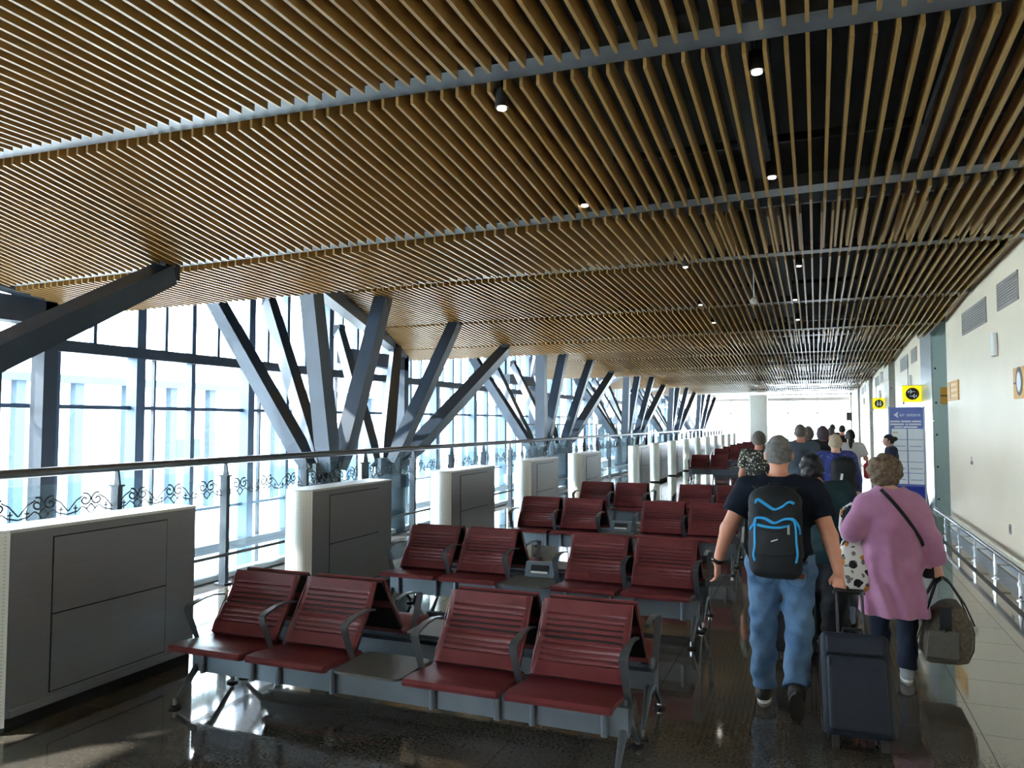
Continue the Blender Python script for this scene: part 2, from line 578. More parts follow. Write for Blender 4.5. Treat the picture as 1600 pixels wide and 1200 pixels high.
for ys, zs, tl, k in bays:
    for q in range(4):
        xl = left_edge(ys[q], ys[0], ys[4])
        w = 0.10 if q else 0.03
        zb = 0.055 if q else 0.10
        za_, zc_ = zat(xl, zs[q], tl[q]) + zb, zat(XR, zs[q], tl[q]) + zb
        MB().prism([(xl, ys[q] - w, za_), (XR - .02, ys[q] - w, zc_), (XR - .02, ys[q] - w, zc_ + .1), (xl, ys[q] - w, za_ + .1)], (0, 2 * w, 0)).build('cross_beam', ['beam_grey'], ceil)
    pa = Vector((left_edge(ys[0] + .2, ys[0], ys[4]) - .12, ys[0] + .2, 3.95)); pb_ = Vector((XL - .12, ys[4] - .1, 3.68))
    MB().bar(pa, pb_, .22, .34).build('gutter_beam', ['mullion_dark'], ceil)
for y in (5.0, 7.1, 11.6, 14.6, 21.0, 24.5):
    MB().tube([(-9.5, y, 4.45), (XR, y, 4.45)], 0.04, 6).build('service_pipe', ['cable_tray'], ceil)
for xx in (-4.2, -0.6, 0.9):
    MB().b2(xx, xx + 0.25, Y0, Y1, 4.4, 4.48).build('cable_tray', ['cable_tray'], ceil)

# ------------------------------------------------------------------ facade (left glass wall)
wl = tag(MB().b2(XF - 0.12, XF + 0.12, Y0, Y1, -5.1, -4.6).build('wall_left', ['mullion_dark']), 'tall glass curtain wall with blue-grey mullions', kind='structure')
mull_y = []
y = 8.99 - 2.56 * 7
wide = True
ZT = 4.7
wide_me = MB().b2(-0.02, 0.20, -0.085, 0.085, -4.6, ZT).mesh('mullion', 'mullion')
thin_me = MB().b2(-0.04, 0.10, -0.045, 0.045, -4.6, ZT).mesh('mullion', 'mullion')
while y < Y1:
    mull_y.append((y, True)); mull_y.append((y + 1.20, False)); y += 2.56
for yy, wd in mull_y:
    link('mullion', wide_me if wd else thin_me, wl, (XF, yy, 0))
rod_me = MB().b2(-0.02, 0.05, -0.018, 0.018, -4.6, 3.0).mesh('mullion', 'mullion_dark')
up_me = MB().b2(-0.03, 0.07, -0.03, 0.03, 3.05, ZT).mesh('mullion', 'mullion')
for yy, wd in mull_y:
    if wd:
        link('mullion', rod_me, wl, (XF + .02, yy + 0.40, 0))
    link('mullion', up_me, wl, (XF, yy + 0.62, 0))
TR = [(-4.6, .12), (-2.4, .07), (-0.35, .16), (0.36, .05), (2.13, .06), (3.0, .17), (ZT - .06, .2)]
for z, h in TR:
    MB().b2(XF - 0.03, XF + (0.22 if h > .15 else 0.08), mull_y[0][0], mull_y[-1][0], z - h / 2, z + h / 2).build('transom', ['mullion_dark' if h > .15 else 'mullion'], wl)
rows = [(-4.6, -0.35), (-0.35, 2.13), (2.13, 3.0), (3.0, ZT)]
pane_cache = {}
for (ya, _), (yb, _) in zip(mull_y, mull_y[1:]):
    for z0, z1 in rows:
        key = (round(yb - ya, 2), z0)
        if key not in pane_cache:
            pane_cache[key] = MB().b2(-0.006, 0.006, 0.03, yb - ya - 0.03, z0 + .03, z1 - .03).mesh('pane', 'glass')
        link('pane', pane_cache[key], wl, (XF, ya, 0))
# structural posts behind the facade
for k in range(6):
    yy = 7.15 + PER * k
    MB().b2(XF + 0.35, XF + 0.60, yy - 0.10, yy + 0.10, -5.0, 4.3).build('structural_post', ['mullion_dark'], wl)
    MB().b2(XF + 0.3, XF + 0.6, yy - 2.6, yy + .1, 3.22, 3.55).build('roof_girder', ['mullion_dark'], wl)

# end wall (far glazing) and wall behind the camera
wf = tag(MB().b2(XF, XR + 1.6, Y1, Y1 + 0.15, -0.35, 0.25).build('wall_far', ['slab']), 'bright glazed end wall of the concourse', kind='structure')
for i in range(7):
    xx = XF + 0.1 + i * 2.05
    MB().b2(xx - 0.05, xx + 0.05, Y1, Y1 + 0.12, 0.25, ROOF).build('mullion', ['facade_pale'], wf)
    MB().b2(xx + 0.06, xx + 1.99, Y1 + 0.05, Y1 + 0.062, 0.27, ROOF).build('pane', ['glass'], wf)
MB().b2(XF, XR + 1.6, Y1, Y1 + 0.12, 2.55, 2.63).build('transom', ['facade_pale'], wf)
MB().b2(XF, XR + 1.6, Y1 - 0.1, Y1 + 0.12, 3.5, 3.75).build('header_beam', ['vent_grey'], wf)
tag(MB().b2(XF, XR + 1.6, Y0 - 0.2, Y0, -5.2, ROOF).build('wall_back', ['wall_cream']), 'cream wall closing the concourse behind the viewer', kind='structure')

# ------------------------------------------------------------------ right wall: panels, gate openings, jambs
wr = tag(MB().b2(XR + 1.6, XR + 1.8, Y0, Y1, 0, ROOF).build('wall_right', ['wall_side']), 'cream right-hand wall broken by gate openings', kind='structure')
for k in range(-1, 6):
    o = PER * k
    ya, yb = 9.6 + o, 15.75 + o            # cream panel
    if ya > Y1 - 12: break
    MB().b2(XR, XR + 1.6, max(ya, Y0), yb, 0.0, ROOF).build('wall_panel', ['wall_cream'], wr)
    MB().b2(XR - 0.018, XR, max(ya, Y0) + 0.01, yb - 0.01, 0.02, 0.20).build('skirting', ['metal_light'], wr)
    j0, j1 = 17.5 + o, 19.2 + o            # jamb
    j = MB().b2(XR - 0.0, XR + 1.6, j0, j1 - 0.02, 0.0, 4.0).build('jamb', ['teal_panel' if k == 0 else 'wall_side'], wr)
    MB().b2(XR - 0.03, XR - 0.002, j0 + 0.0, j1 - 0.02, 0.02, 1.92).build('cladding', ['metal_light' if k == 0 else 'wall_side'], j)
    MB().b2(XR - 0.03, XR - 0.002, j0 + 0.0, j1 - 0.02, 1.94, 3.98).build('cladding', ['metal_light' if k == 0 else 'wall_side'], j)
    for z in (0.35, 1.0, 1.65, 2.3, 3.0):
        MB().cyl((XR + 0.04, j0 - 0.012, z), (XR + 0.04, j0, z), 0.02, 8).build('bolt', ['black_paint'], j)
    MB().b2(XR + 0.02, XR + 1.6, yb, j0, 4.05, ROOF).build('lintel', ['ceiling_black'], wr)
    MB().b2(XR + 1.5, XR + 1.6, yb, j0, 0, 4.05).build('gate_back', ['teal_panel' if k == 0 else 'wall_side'], wr)

# ------------------------------------------------------------------ opposite building outside
ob = empty('terminal_building', (-46, 20, -5.1))
tag(ob, 'pale terminal building with blue fins seen through the glass facade', 'building')
MB().b2(-12, 0, -70, 90, 0, 9.6).build('wall', ['facade_pale'], ob)
MB().b2(-13, 0.9, -71, 91, 9.6, 10.1).build('cornice', ['facade_blue'], ob)
fin = MB().b2(0, 0.5, -0.32, 0.32, 0, 9.6).mesh('fin', 'facade_blue')
win = MB().b2(0, 0.05, -1.2, 1.2, 0, 1.5).mesh('window', 'facade_blue')
for i in range(40):
    link('fin', fin, ob, (0, -68 + i * 4.0, 0))
    for z in (1.2, 4.2, 7.0):
        if random.random() < 0.22:
            link('window', win, ob, (0, -66 + i * 4.0, z))

# ------------------------------------------------------------------ balustrade
XBAL = -6.5
def balustrade():
    r = empty('glass_balustrade', (XBAL, 0, 0))
    tag(r, 'glass balustrade with steel handrail and etched ornament along the open edge', 'balustrade')
    ya, yb = 5.58 - 1.5 * 8, 5.58 + 1.5 * 35
    MB().cyl((0, ya, 1.45), (0, yb, 1.45), 0.042, 12).build('handrail', ['rail_steel'], r, smooth=True)
    MB().cyl((0.09, ya, 0.36), (0.09, yb, 0.36), 0.02, 8).build('lower_rail', ['rail_steel'], r, smooth=True)
    m = MB()
    m.b2(-0.05, 0.05, -0.028, 0.028, 0.0, 1.26)
    m.box((0, 0, 1.27), (0.14, 0.075, 0.02))
    m.prism([(-0.03, -0.01, 1.26), (0.05, -0.01, 1.26), (0.02, -0.01, 1.43), (-0.015, -0.01, 1.43)], (0, 0.02, 0))
    m.box((0.05, 0, 0.36), (0.09, 0.03, 0.03))
    m.box((0, 0, 0.01), (0.16, 0.14, 0.02))
    post = m.mesh('post', 'post_grey')
    pane = MB().b2(-0.006, 0.006, 0.06, 1.44, 0.12, 1.33).mesh('pane', 'rail_glass')
    # etched scroll ornament
    om = MB()
    def scroll(cx, cz, s, fl):
        pts = []
        for t in np.linspace(0, 1, 18):
            a = t * 2.6 * math.pi
            rr = 1.25 * s * (0.15 + 0.85 * t)
            pts.append((0.0, cx + fl * rr * math.cos(a), cz + rr * math.sin(a) * 0.9))
        om.tube(pts, 0.009, 4)
    for c in (0.27, 0.75, 1.23):
        scroll(c - 0.065, 1.03, 0.058, 1); scroll(c + 0.065, 1.03, 0.058, -1)
        om.tube([(0, c, 0.99), (0, c + 0.05, 0.94), (0, c, 0.89), (0, c - 0.05, 0.94), (0, c, 0.99)], 0.009, 4)
        for f in (-.72, .72):
            om.tube([(0, c + f * .05, .94), (0, c + f * .13, .97), (0, c + f * .2, .93), (0, c + f * .33, .91)], 0.007, 4)
            om.tube([(0, c + f * .12, 1.07), (0, c + f * .22, 1.03), (0, c + f * .33, .94)], 0.007, 4)
            om.tube([(0, c + f * .23, .90), (0, c + f * .23, .99)], 0.007, 4)
            om.tube([(0, c + f * .26, .96), (0, c + f * .20, .96)], 0.007, 4)
    orn = om.mesh('ornament', 'etched')
    y = ya; n = 0
    while y <= yb + 0.01:
        link('post', post, r, (0, y, 0))
        if y + 1.5 <= yb + 0.01:
            p = link('pane', pane, r, (-0.03, y, 0))
            if y < 26:
                link('ornament', orn, p, (0.012, 0, 0.13))
        y += 1.5
    return r
balustrade()
pp = empty('glass_parapet', (-7.9, 0, 0))
tag(pp, 'second glass parapet with thin rail running behind the branching columns', 'balustrade')
for i in range(22):
    y = 20.5 + i * 1.6
    MB().b2(-0.008, 0.008, y + .03, y + 1.57, 1.15, 1.80).build('pane', ['rail_glass'], pp)
    MB().b2(-0.03, 0.03, y - .02, y + .02, 0.4, 1.82).build('post', ['post_grey'], pp)
MB().cyl((0, 20.5, 1.83), (0, 55.7, 1.83), 0.025, 8).build('rail', ['rail_steel'], pp)
MB().b2(-0.5, 0.3, 20.3, 56, 0.15, 0.40).build('walkway_edge', ['slab'], pp)

# ------------------------------------------------------------------ branching steel columns
def tree(k):
    o = PER * k
    r = empty('branching_column', (-7.0, 10.6 + o, -5.0))
    far = ['nearest of the branching steel columns, beyond the second steel cabinet',
           'second branching steel column from the viewer, dark arms behind the handrail',
           'third branching steel column from the viewer along the glass facade',
           'fourth branching steel column along the glass facade',
           'fifth branching steel column along the glass facade, near the bright end',
           'sixth branching steel column along the glass facade, pale with distance',
           'farthest branching steel column before the bright end wall']
    if k < 0:
        tag(r, 'thick steel branching arm cut off by the left edge of the photo', 'column', 'branching steel columns')
    else:
        tag(r, far[k], 'column', 'branching steel columns')
    def L(p):
        return Vector(p) - Vector((-7.0, 10.6 + o, -5.0))
    A = Vector((-7.0, 9.77 + o, 1.05)); B = Vector((-7.0, 11.6 + o, 1.05))
    tops = [(A, (-9.0, 9.35, 4.05), .26), (A, (-9.0, 10.8, 4.05), .24), (A, (-6.5, 8.62, 4.0), .28), (A, (-6.5, 10.62, 4.05), .27),
            (B, (-9.0, 12.95, 3.75), .22), (B, (-9.0, 15.2, 3.6), .24), (B, (-6.5, 13.24, 3.85), .25), (B, (-6.5, 15.75, 3.52), .27)]
    offs = [(-.12, -.22), (-.16, .06), (.12, -.08), (.1, .2), (-.14, -.2), (-.14, .1), (.1, -.06), (.1, .24)]
    for (b, t, w), (ox, oy) in zip(tops, offs):
        t = Vector((t[0], t[1] + o, t[2]))
        s = b + Vector((ox, oy, 0.12))
        m = MB()
        q = s.lerp(t, 0.14)
        m.bar(s, q, w * .62, w * .62, up=(0, 1, 0.2), w2=w * .95, h2=w * .95)
        m.bar(q, t, w * .95, w * .95, up=(0, 1, 0.2), w2=w * .82, h2=w * .82)
        arm = m.build('arm', ['steel'], r, loc=(0, 0, 0))
        arm.data.transform(Matrix.Translation(-Vector((-7.0, 10.6 + o, -5.0))))
        mm = MB().box(L(t) + Vector((0, 0, .03)), (.16, .2, .22)).build('bracket', ['mullion_dark'], r)
    for b in (A, B):
        lb = L(b)
        m = MB()
        m.cyl(lb + Vector((0, 0, -6.0)), lb + Vector((0, 0, -.25)), .30, 16)
        m.build('shaft', ['steel'], r, smooth=True)
        m = MB()
        m.cyl(lb + Vector((0, 0, -.28)), lb + Vector((0, 0, -.05)), .36, 16)
        m.box(lb + Vector((0, 0, .05)), (.5, .06, .36)); m.box(lb + Vector((0, 0, .05)), (.06, .6, .36))
        m.build('node_casting', ['mullion_dark'], r)
for k in range(-1, 5):
    tree(k)

# ------------------------------------------------------------------ steel ventilation cabinets
def cabinet():
    r = empty('ventilation_cabinet')
    Wd, Ln, Hh = 0.32, 1.60, 1.235
    m = MB()
    m.b2(-Wd, 0, 0.10, Ln, 0.09, Hh - .02)
    m.build('body', ['steel_brushed'], r)
    # bowed perforated end facing the viewer
    ring0 = []
    n = 9
    pts = [(-Wd, 0.10)]
    for i in range(n + 1):
        t = i / n
        pts.append((-Wd + Wd * t, 0.10 - 0.085 * math.sin(math.pi * t) ** 0.7))
    pts.append((0, 0.10))
    g = MB().prism([(x, y - 0.001, 0.04) for x, y in pts[1:-1]], (0, 0, Hh - .06))
    g.build('perforated_end', ['perforated'], r, smooth=True)
    g = MB().prism([(x, y - 0.004, Hh - .02) for x, y in pts[1:-1]] + [(0.004, Ln + .004, Hh - .02), (-Wd - .004, Ln + .004, Hh - .02)], (0, 0, .02))
    g.build('top', ['steel_top'], r)
    MB().b2(-Wd + .02, -.02, .11, Ln - .02, 0.0, .09).build('plinth', ['joint_dark'], r)
    d0, d1 = 0.39, 1.31
    MB().b2(0.0, 0.0015, d0 - .008, d1 + .008, .16, Hh - .075).build('door_gap', ['joint_dark'], r)
    MB().b2(0.0, 0.006, d0, d1, .665, Hh - .083).build('door', ['steel_brushed'], r)
    MB().b2(0.0, 0.006, d0, d1, .168, .655).build('door', ['steel_brushed'], r)
    MB().b2(-Wd, .012, .12, Ln, .09, .135).build('foot_rail', ['steel_brushed'], r)
    return r
cab0 = cabinet()
cab_y = [3.11, 6.13, 9.20, 12.32, 15.45, 21.05, 24.0, 27.1, 30.1, 33.3, 36.4, 39.5, 42.6, 45.7, 48.8]
for i, y in enumerate(cab_y):
    c = cab0 if i == 0 else copy_tree(cab0)
    c.location = (-4.62, y, 0)
    lab = 'brushed steel ventilation cabinet cut off by the left edge of the photo' if i == 0 else \
          'brushed steel ventilation cabinet with white perforated end, %s from the viewer beside the balustrade' % ORD[i]
    tag(c, lab, 'cabinet', 'steel ventilation cabinets along the balustrade')

for y, lab in ((0.25, 'unseen brushed steel cabinet added left of the view to shade the floor'), (-2.85, 'unseen brushed steel cabinet added behind the viewer to shade the floor')):  # two cabinets added out of view to shade the floor near the viewer
    c = copy_tree(cab0); c.location = (-4.62, y, 0)
    tag(c, lab, 'cabinet', 'steel ventilation cabinets along the balustrade')

# ------------------------------------------------------------------ benches
def seat_profile():
    # seat (y, z): front roll to rear
    return [(-0.345, 0.395), (-0.352, 0.415), (-0.335, 0.432), (-0.25, 0.435), (-0.1, 0.418), (0.02, 0.405), (0.07, 0.42)]
def bench():
    r = empty('waiting_bench')
    m = MB()
    m.b2(-1.53, 1.53, -0.09, -0.03, 0.19, 0.35)
    m.b2(-1.53, 1.53, -0.03, 0.05, 0.25, 0.33)
    m.build('beam', ['bench_metal'], r)
    for sx in (-1, 1):
        x = sx * 1.50
        lg = MB()
        lg.tube([(x, -.27, .035), (x, -.20, .10), (x, -.08, .215), (x, 0, .235), (x, .08, .215), (x, .20, .10), (x, .27, .035)], [.013, .017, .025, .032, .025, .017, .013], 8)
        lg.cyl((x, -.035, .2), (x, -.035, .40), .024, 8)
        lo = lg.build('leg', ['arm_metal'], r, smooth=True)
        for fy in (-.27, .27):
            f = MB()
            f.cyl((x, fy, .012), (x, fy, .06), .017, 8)
            f.build('foot_collar', ['chrome'], lo)
            MB().cyl((x, fy, 0), (x, fy, .014), .04, 10).build('foot', ['rubber'], lo)
    xs = (-1.20, -0.565, 0.565, 1.20)
    hw = 0.30
    # seat pad
    sm = MB()
    pr = seat_profile()
    th = 0.028
    outer = [(y, z) for y, z in pr] + [(y, z - th) for y, z in reversed(pr[2:])]
    nW = 6
    for i in range(1):
        rings = []
        for u, inset in ((-1, .0), (-.97, .0), (.97, .0), (1, .0)):
            ring = []
            for (y, z) in outer:
                # front corners are cut back
                cut = 0.035 if abs(u) == 1 and y < -0.28 else 0.0
                ring.append((u * hw, y + cut, z - (0.006 if abs(u) == 1 else 0)))
            rings.append(ring)
        sm.loft(rings)
    seat_me = sm.mesh('seat', 'leather', smooth=True)
    # ribbed backrest
    hw = 0.278
    bm = MB()
    b0 = Vector((0, 0.03, 0.425)); b1 = Vector((0, 0.285, 0.805))
    d = (b1 - b0); Ln = d.length; d.normalize(); nrm = Vector((0, -d.z, d.y))
    prof = []
    N = 66
    for i in range(N + 1):
        t = i / N
        rib = 0.0
        if 0.16 < t < 0.86:
            ph = ((t - 0.16) / 0.70 * 9) % 1.0
            rib = -0.013 * math.exp(-((ph - 0.5) / 0.13) ** 2)
        curve = 0.022 * math.sin(math.pi * t) * (0.6 if t < .5 else 1)
        prof.append((t, rib, -curve + 0.02))
    rings = []
    for u in (-1, -.965, -.86, -.84, .84, .86, .965, 1):
        ring = []
        for t, rib, cv in prof:
            p = b0 + d * (t * Ln) + nrm * (cv + (rib if abs(u) <= .84 else 0) - (0.006 if abs(u) == 1 else 0))
            ring.append((u * hw, p.y, p.z))
        for t, rib, cv in reversed(prof[::11]):
            p = b0 + d * (t * Ln) + nrm * (cv - 0.022)
            ring.append((u * hw, p.y, p.z))
        rings.append(ring)
    bm.loft(rings)
    back_me = bm.mesh('backrest', 'leather', smooth=True)
    # piping round the back and the black rear shell
    pm = MB()
    top = b0 + d * (Ln + .002) + nrm * 0.012
    bot = b0 + d * 0.03 + nrm * 0.012
    pm.tube([(-hw, bot.y, bot.z), (-hw, top.y, top.z), (hw, top.y, top.z), (hw, bot.y, bot.z)], .005, 5)
    pip_me = pm.mesh('piping', 'leather_edge')
    sh = MB()
    rr = []
    for t, wdt in ((0.0, hw), (1.0, hw - .01)):
        p = b0 + d * (t * Ln) + nrm * (-0.006); q = b0 + d * (t * Ln) + nrm * (-0.022)
        rr.append([(-wdt, p.y, p.z), (wdt, p.y, p.z), (wdt, q.y, q.z), (-wdt, q.y, q.z)])
    sh.loft(rr)
    shell_me = sh.mesh('back_shell', 'shell_black')
    sup = MB()
    for sx in (-.22, .20):
        sup.cyl((sx, -.108, .19), (sx, -.108, .40), .019, 10)
        sup.cyl((sx, -.108, .26), (sx, -.108, .268), .0205, 10)
    sup.b2(-.25, .25, -.2, .06, .375, .39)
    sup_me = sup.mesh('seat_support', 'bench_metal', smooth=True)
    for x in xs:
        so = link('seat', seat_me, r, (x, 0, 0))
        link('seat_support', sup_me, so)
        bo = link('backrest', back_me, r, (x, 0, 0))
        link('piping', pip_me, bo); link('back_shell', shell_me, bo)
    # arm rests
    path = [(0, -.02, .33), (0, -.075, .43), (0, -.12, .535), (0, -.152, .60), (0, -.158, .625), (0, -.14, .642), (0, -.10, .652), (0, -.02, .668), (0, .08, .672), (0, .19, .655)]
    am = MB().ribbon(path, [.035, .04, .045, .048, .05, .05, .045, .038, .032, .028], .012, (1, 0, 0)).mesh('armrest', 'arm_metal', smooth=True)
    for x in (-1.52, -.885, -.25, .25, .885, 1.52):
        link('armrest', am, r, (x, 0, 0))
    # small table between the two pairs of seats, with a power box
    t = MB()
    t.loft([rrect(0, -.11, z, .235, .21, .05) for z in (.398, .412)])
    t.build('table', ['table_grey'], r, smooth=True)
    return r
bench0 = bench()
BC = -2.5
row_y = [4.20, 6.82, 10.1, 13.1, 25.6, 31.9, 34.9, 38.1, 41.3, 44.6]
first = True
for i, y in enumerate(row_y):
    for face in (0, 1):
        b = bench0 if first else copy_tree(bench0)
        first = False
        dx = 0.0 if i < 4 else 0.1
        b.location = (BC + dx, y + (0.66 if face else 0), 0)
        b.rotation_euler = (0, 0, math.pi if face else 0)
        where = '%s row from the viewer' % ORD[i] if i else 'nearest row'
        if face == 0:
            lab = 'dark red leather four-seat bench facing the viewer in the ' + where
        else:
            lab = 'black-backed four-seat bench facing away from the viewer in the ' + where
        tag(b, lab, 'bench', 'back-to-back waiting benches')
for i, y in enumerate(row_y[1:5]):
    p = empty('power_outlet_box', (BC + (0.1 if i == 3 else 0), y + 0.16, 0.412))
    tag(p, 'grey power outlet box above the bench table in the %s row' % ORD[i + 1], 'power box', 'power outlet boxes on the benches')
    MB().prism([(-.15, -.05, 0), (-.15, .06, 0), (-.15, .06, .13), (-.15, .0, .13)], (.30, 0, 0)).build('housing', ['bench_metal'], p)
    MB().prism([(-.09, -.045, .035), (-.09, -.012, .105), (-.09, -.016, .107), (-.09, -.049, .037)], (.18, 0, 0)).build('socket_panel', ['black_paint'], p)
    MB().prism([(-.085, -.051, .034), (-.085, -.043, .052), (-.085, -.046, .054), (-.085, -.054, .036)], (.17, 0, 0)).build('label_strip', ['white_paint'], p)

# ------------------------------------------------------------------ guard rail, wall fittings
gr = empty('guard_rail', (2.0, 0, 0))
tag(gr, 'low chrome guard rail on short posts at the foot of the cream wall', 'rail')
MB().cyl((0, 4.0, .33), (0, 15.7, .33), .032, 12).build('rail', ['chrome'], gr, smooth=True)
gp = MB().cyl((0, 0, 0), (0, 0, .32), .018, 8).cyl((0, 0, .17), (.16, 0, .17), .009, 6).cyl((0, 0, .15), (0, 0, .19), .028, 8).cyl((0, 0, 0), (0, 0, .012), .04, 10).mesh('post', 'chrome', smooth=True)
y = 4.6
while y < 15.7:
    link('post', gp, gr, (0, y, 0)); y += 1.25

def vent(y0, y1, z0, z1, lab):
    v = empty('air_vent', (XR, (y0 + y1) / 2, z0))
    tag(v, lab, 'vent', 'air vents high on the cream wall')
    h = z1 - z0; w = (y1 - y0) / 2
    MB().b2(-.004, 0.002, -w, w, 0, h).build('backing', ['table_grey'], v)
    f = MB()
    for a in ((-w, -w + .02, 0, h), (w - .02, w, 0, h), (-w, w, 0, .02), (-w, w, h - .02, h)):
        f.b2(-.014, 0, *a)
    f.build('frame', ['vent_grey'], v)
    n = 9
    sm = MB().box((0, 0, 0), (.018, 2 * w - .04, .004), Matrix.Rotation(0.7, 3, 'Y')).mesh('slat', 'vent_grey')
    for i in range(n):
        link('slat', sm, v, (-.010, 0, .02 + (h - .04) * (i + .5) / n))
for k in range(0, 4):
    o = PER * k
    n = ['nearest the viewer', 'on the second wall section', 'on the third wall section', 'on the fourth wall section'][k]
    vent(11.05 + o - 0.65, 11.05 + o + 0.45, 3.35, 3.70, 'grey air vent %s, nearer one of its pair' % n)
    vent(12.2 + o, 14.4 + o - .35, 3.30, 3.66, 'grey air vent %s, farther one of its pair' % n)
    l = empty('wall_lamp', (XR, 11.62 + o, 2.78))
    tag(l, 'slim white vertical wall lamp %s' % n, 'lamp', 'slim wall lamps on the cream wall')
    MB().loft([rrect(-.035, 0, z, .032, .06, .025) for z in (0, .30)]).build('body', ['white_paint'], l, smooth=True)
    MB().loft([rrect(-.035, 0, z, .028, .052, .02) for z in (-.006, 0)]).build('base_cap', ['vent_grey'], l)
s = empty('wall_socket', (XR, 11.2, .5))
tag(s, 'small grey wall socket above the guard rail', 'socket')
MB().b2(-.012, 0, -.045, .045, 0, .12).build('plate', ['vent_grey'], s)
MB().b2(-.016, -.01, -.025, .025, .025, .095).build('insert', ['table_grey'], s)
s = empty('wall_latch', (XR, 13.55, 1.25))
tag(s, 'small white latch fixed midway up the cream wall', 'latch')
MB().b2(-.03, 0, -.03, .03, 0, .05).build('base', ['vent_grey'], s); MB().b2(-.022, -.008, -.012, .012, .05, .12).build('lever', ['metal_light'], s)

# ------------------------------------------------------------------ signs
def plane_icon(cx, cz, s, fl):
    pts = [(-1, 0.0), (-.8, .09), (-.15, .11), (.25, .62), (.45, .62), (.25, .11), (.62, .09), (.82, .34), (.98, .34), (.85, 0), (.98, -.34), (.82, -.34), (.62, -.09), (.25, -.11), (.45, -.62), (.25, -.62), (-.15, -.11), (-.8, -.09)]
    return [(cx + fl * p[0] * s, 0, cz + p[1] * s) for p in pts]
def disc(cx, cz, rx, rz, n=24):
    return [(cx + rx * math.cos(2 * math.pi * i / n), 0, cz + rz * math.sin(2 * math.pi * i / n)) for i in range(n)]
def shift(pts, dy):
    return [(a, b + dy, c) for a, b, c in pts]
def hanging_sign(k):
    o = PER * k
    g = empty('hanging_sign', (2.04, 19.15 + o, 2.36)); g.scale = (.8, .8, .8)
    n = ['with two white planes', 'with two white figures', 'farther along the wall', 'farthest along the wall'][k]
    tag(g, 'square yellow hanging sign %s in a dark circle' % n if k < 2 else 'small yellow hanging sign %s' % n, 'sign', 'yellow hanging signs')
    MB().b2(-.25, .25, -.03, .03, 0, .46).build('panel', ['sign_yellow'], g)
    MB().b2(-.26, .26, -.02, .02, .46, .475).build('frame', ['vent_grey'], g)
    MB().b2(-.24, -.21, -.02, .02, -.06, 0).build('foot', ['black_paint'], g)
    MB().b2(.23, .27, -.015, .015, .1, .14).build('bracket', ['metal_light'], g)
    MB().cyl((-.1, 0, .47), (-.1, 0, 1.35), .012, 6).build('hanger', ['vent_grey'], g)
    d = MB().prism(shift(disc(0, .23, .17, .17), -.036), (0, .006, 0)).build('roundel', ['sign_brown'], g)
    if k == 0:
        MB().prism(shift(plane_icon(-.02, .29, .10, -1), -.041), (0, .005, 0)).build('plane_mark', ['white_paint'], d)
        MB().prism(shift(plane_icon(.02, .165, .10, 1), -.041), (0, .005, 0)).build('plane_mark', ['white_paint'], d)
    else:
        for sx in (-.055, .055):
            MB().prism(shift(disc(sx, .21, .045, .09), -.041), (0, .005, 0)).build('figure_mark', ['white_paint'], d)
            MB().prism(shift(disc(sx, .325, .03, .03), -.041), (0, .005, 0)).build('head_mark', ['white_paint'], d)
for k in range(2):
    hanging_sign(k)
def wall_sign(y0, y1, z0, z1, lab, kind):
    g = empty('wall_sign', (XR, (y0 + y1) / 2, z0))
    tag(g, lab, 'sign', 'orange wall signs')
    w = (y1 - y0) / 2; h = z1 - z0
    MB().b2(-.02, 0, -w, w, 0, h).build('panel', ['sign_orange' if kind == 0 else 'sign_orange'], g)
    if kind == 0:
        MB().b2(-.023, -.019, w * .55, w * .95, h * .48, h * .53).build('arrow_mark', ['black_paint'], g)
        pts = [(-.023, .0 + a * .16, h * .55 + b * .17) for a, b in [(math.cos(t), math.sin(t)) for t in np.linspace(0, 2 * math.pi, 20, endpoint=False)]]
        MB().prism(pts, (.004, 0, 0)).build('roundel', ['sign_brown'], g)
        pts = [(-.026, a * .10, h * .53 + b * .12) for a, b in [(math.cos(t), math.sin(t)) for t in np.linspace(0, 2 * math.pi, 16, endpoint=False)]]
        MB().prism(pts, (.004, 0, 0)).build('figure_mark', ['white_paint'], g)
    else:
        MB().b2(-.023, -.019, w * .38, w * .44, h * .12, h * .9).build('divider_line', ['sign_brown'], g)
        for i, z in enumerate((.8, .52, .24)):
            MB().b2(-.023, -.019, -w * .85, w * .3, h * (z - .06), h * (z + .06)).build('text_line', ['sign_pale'], g)
wall_sign(10.15, 10.72, 2.18, 2.55, 'orange wall sign with arrow and dark pictogram at the right edge of the photo', 0)
wall_sign(14.55, 15.6, 2.28, 2.62, 'pale orange wall sign with lines of text at the end of the cream wall', 1)
g = empty('arrow_sign', (XR + 0.12, 17.48, 2.27))
tag(g, 'orange sign with a black right-pointing arrow on the teal pillar', 'sign', 'orange wall signs')
MB().b2(0, .45, -.016, -.001, 0, .34).build('panel', ['sign_orange'], g)
a = MB().b2(.0, .24, -.02, -.015, .16, .18)
a.prism([(.25, -.02, .17), (.15, -.02, .26), (.13, -.02, .24), (.21, -.02, .17), (.13, -.02, .10), (.15, -.02, .08)], (0, .005, 0))
a.build('arrow_mark', ['black_paint'], g)

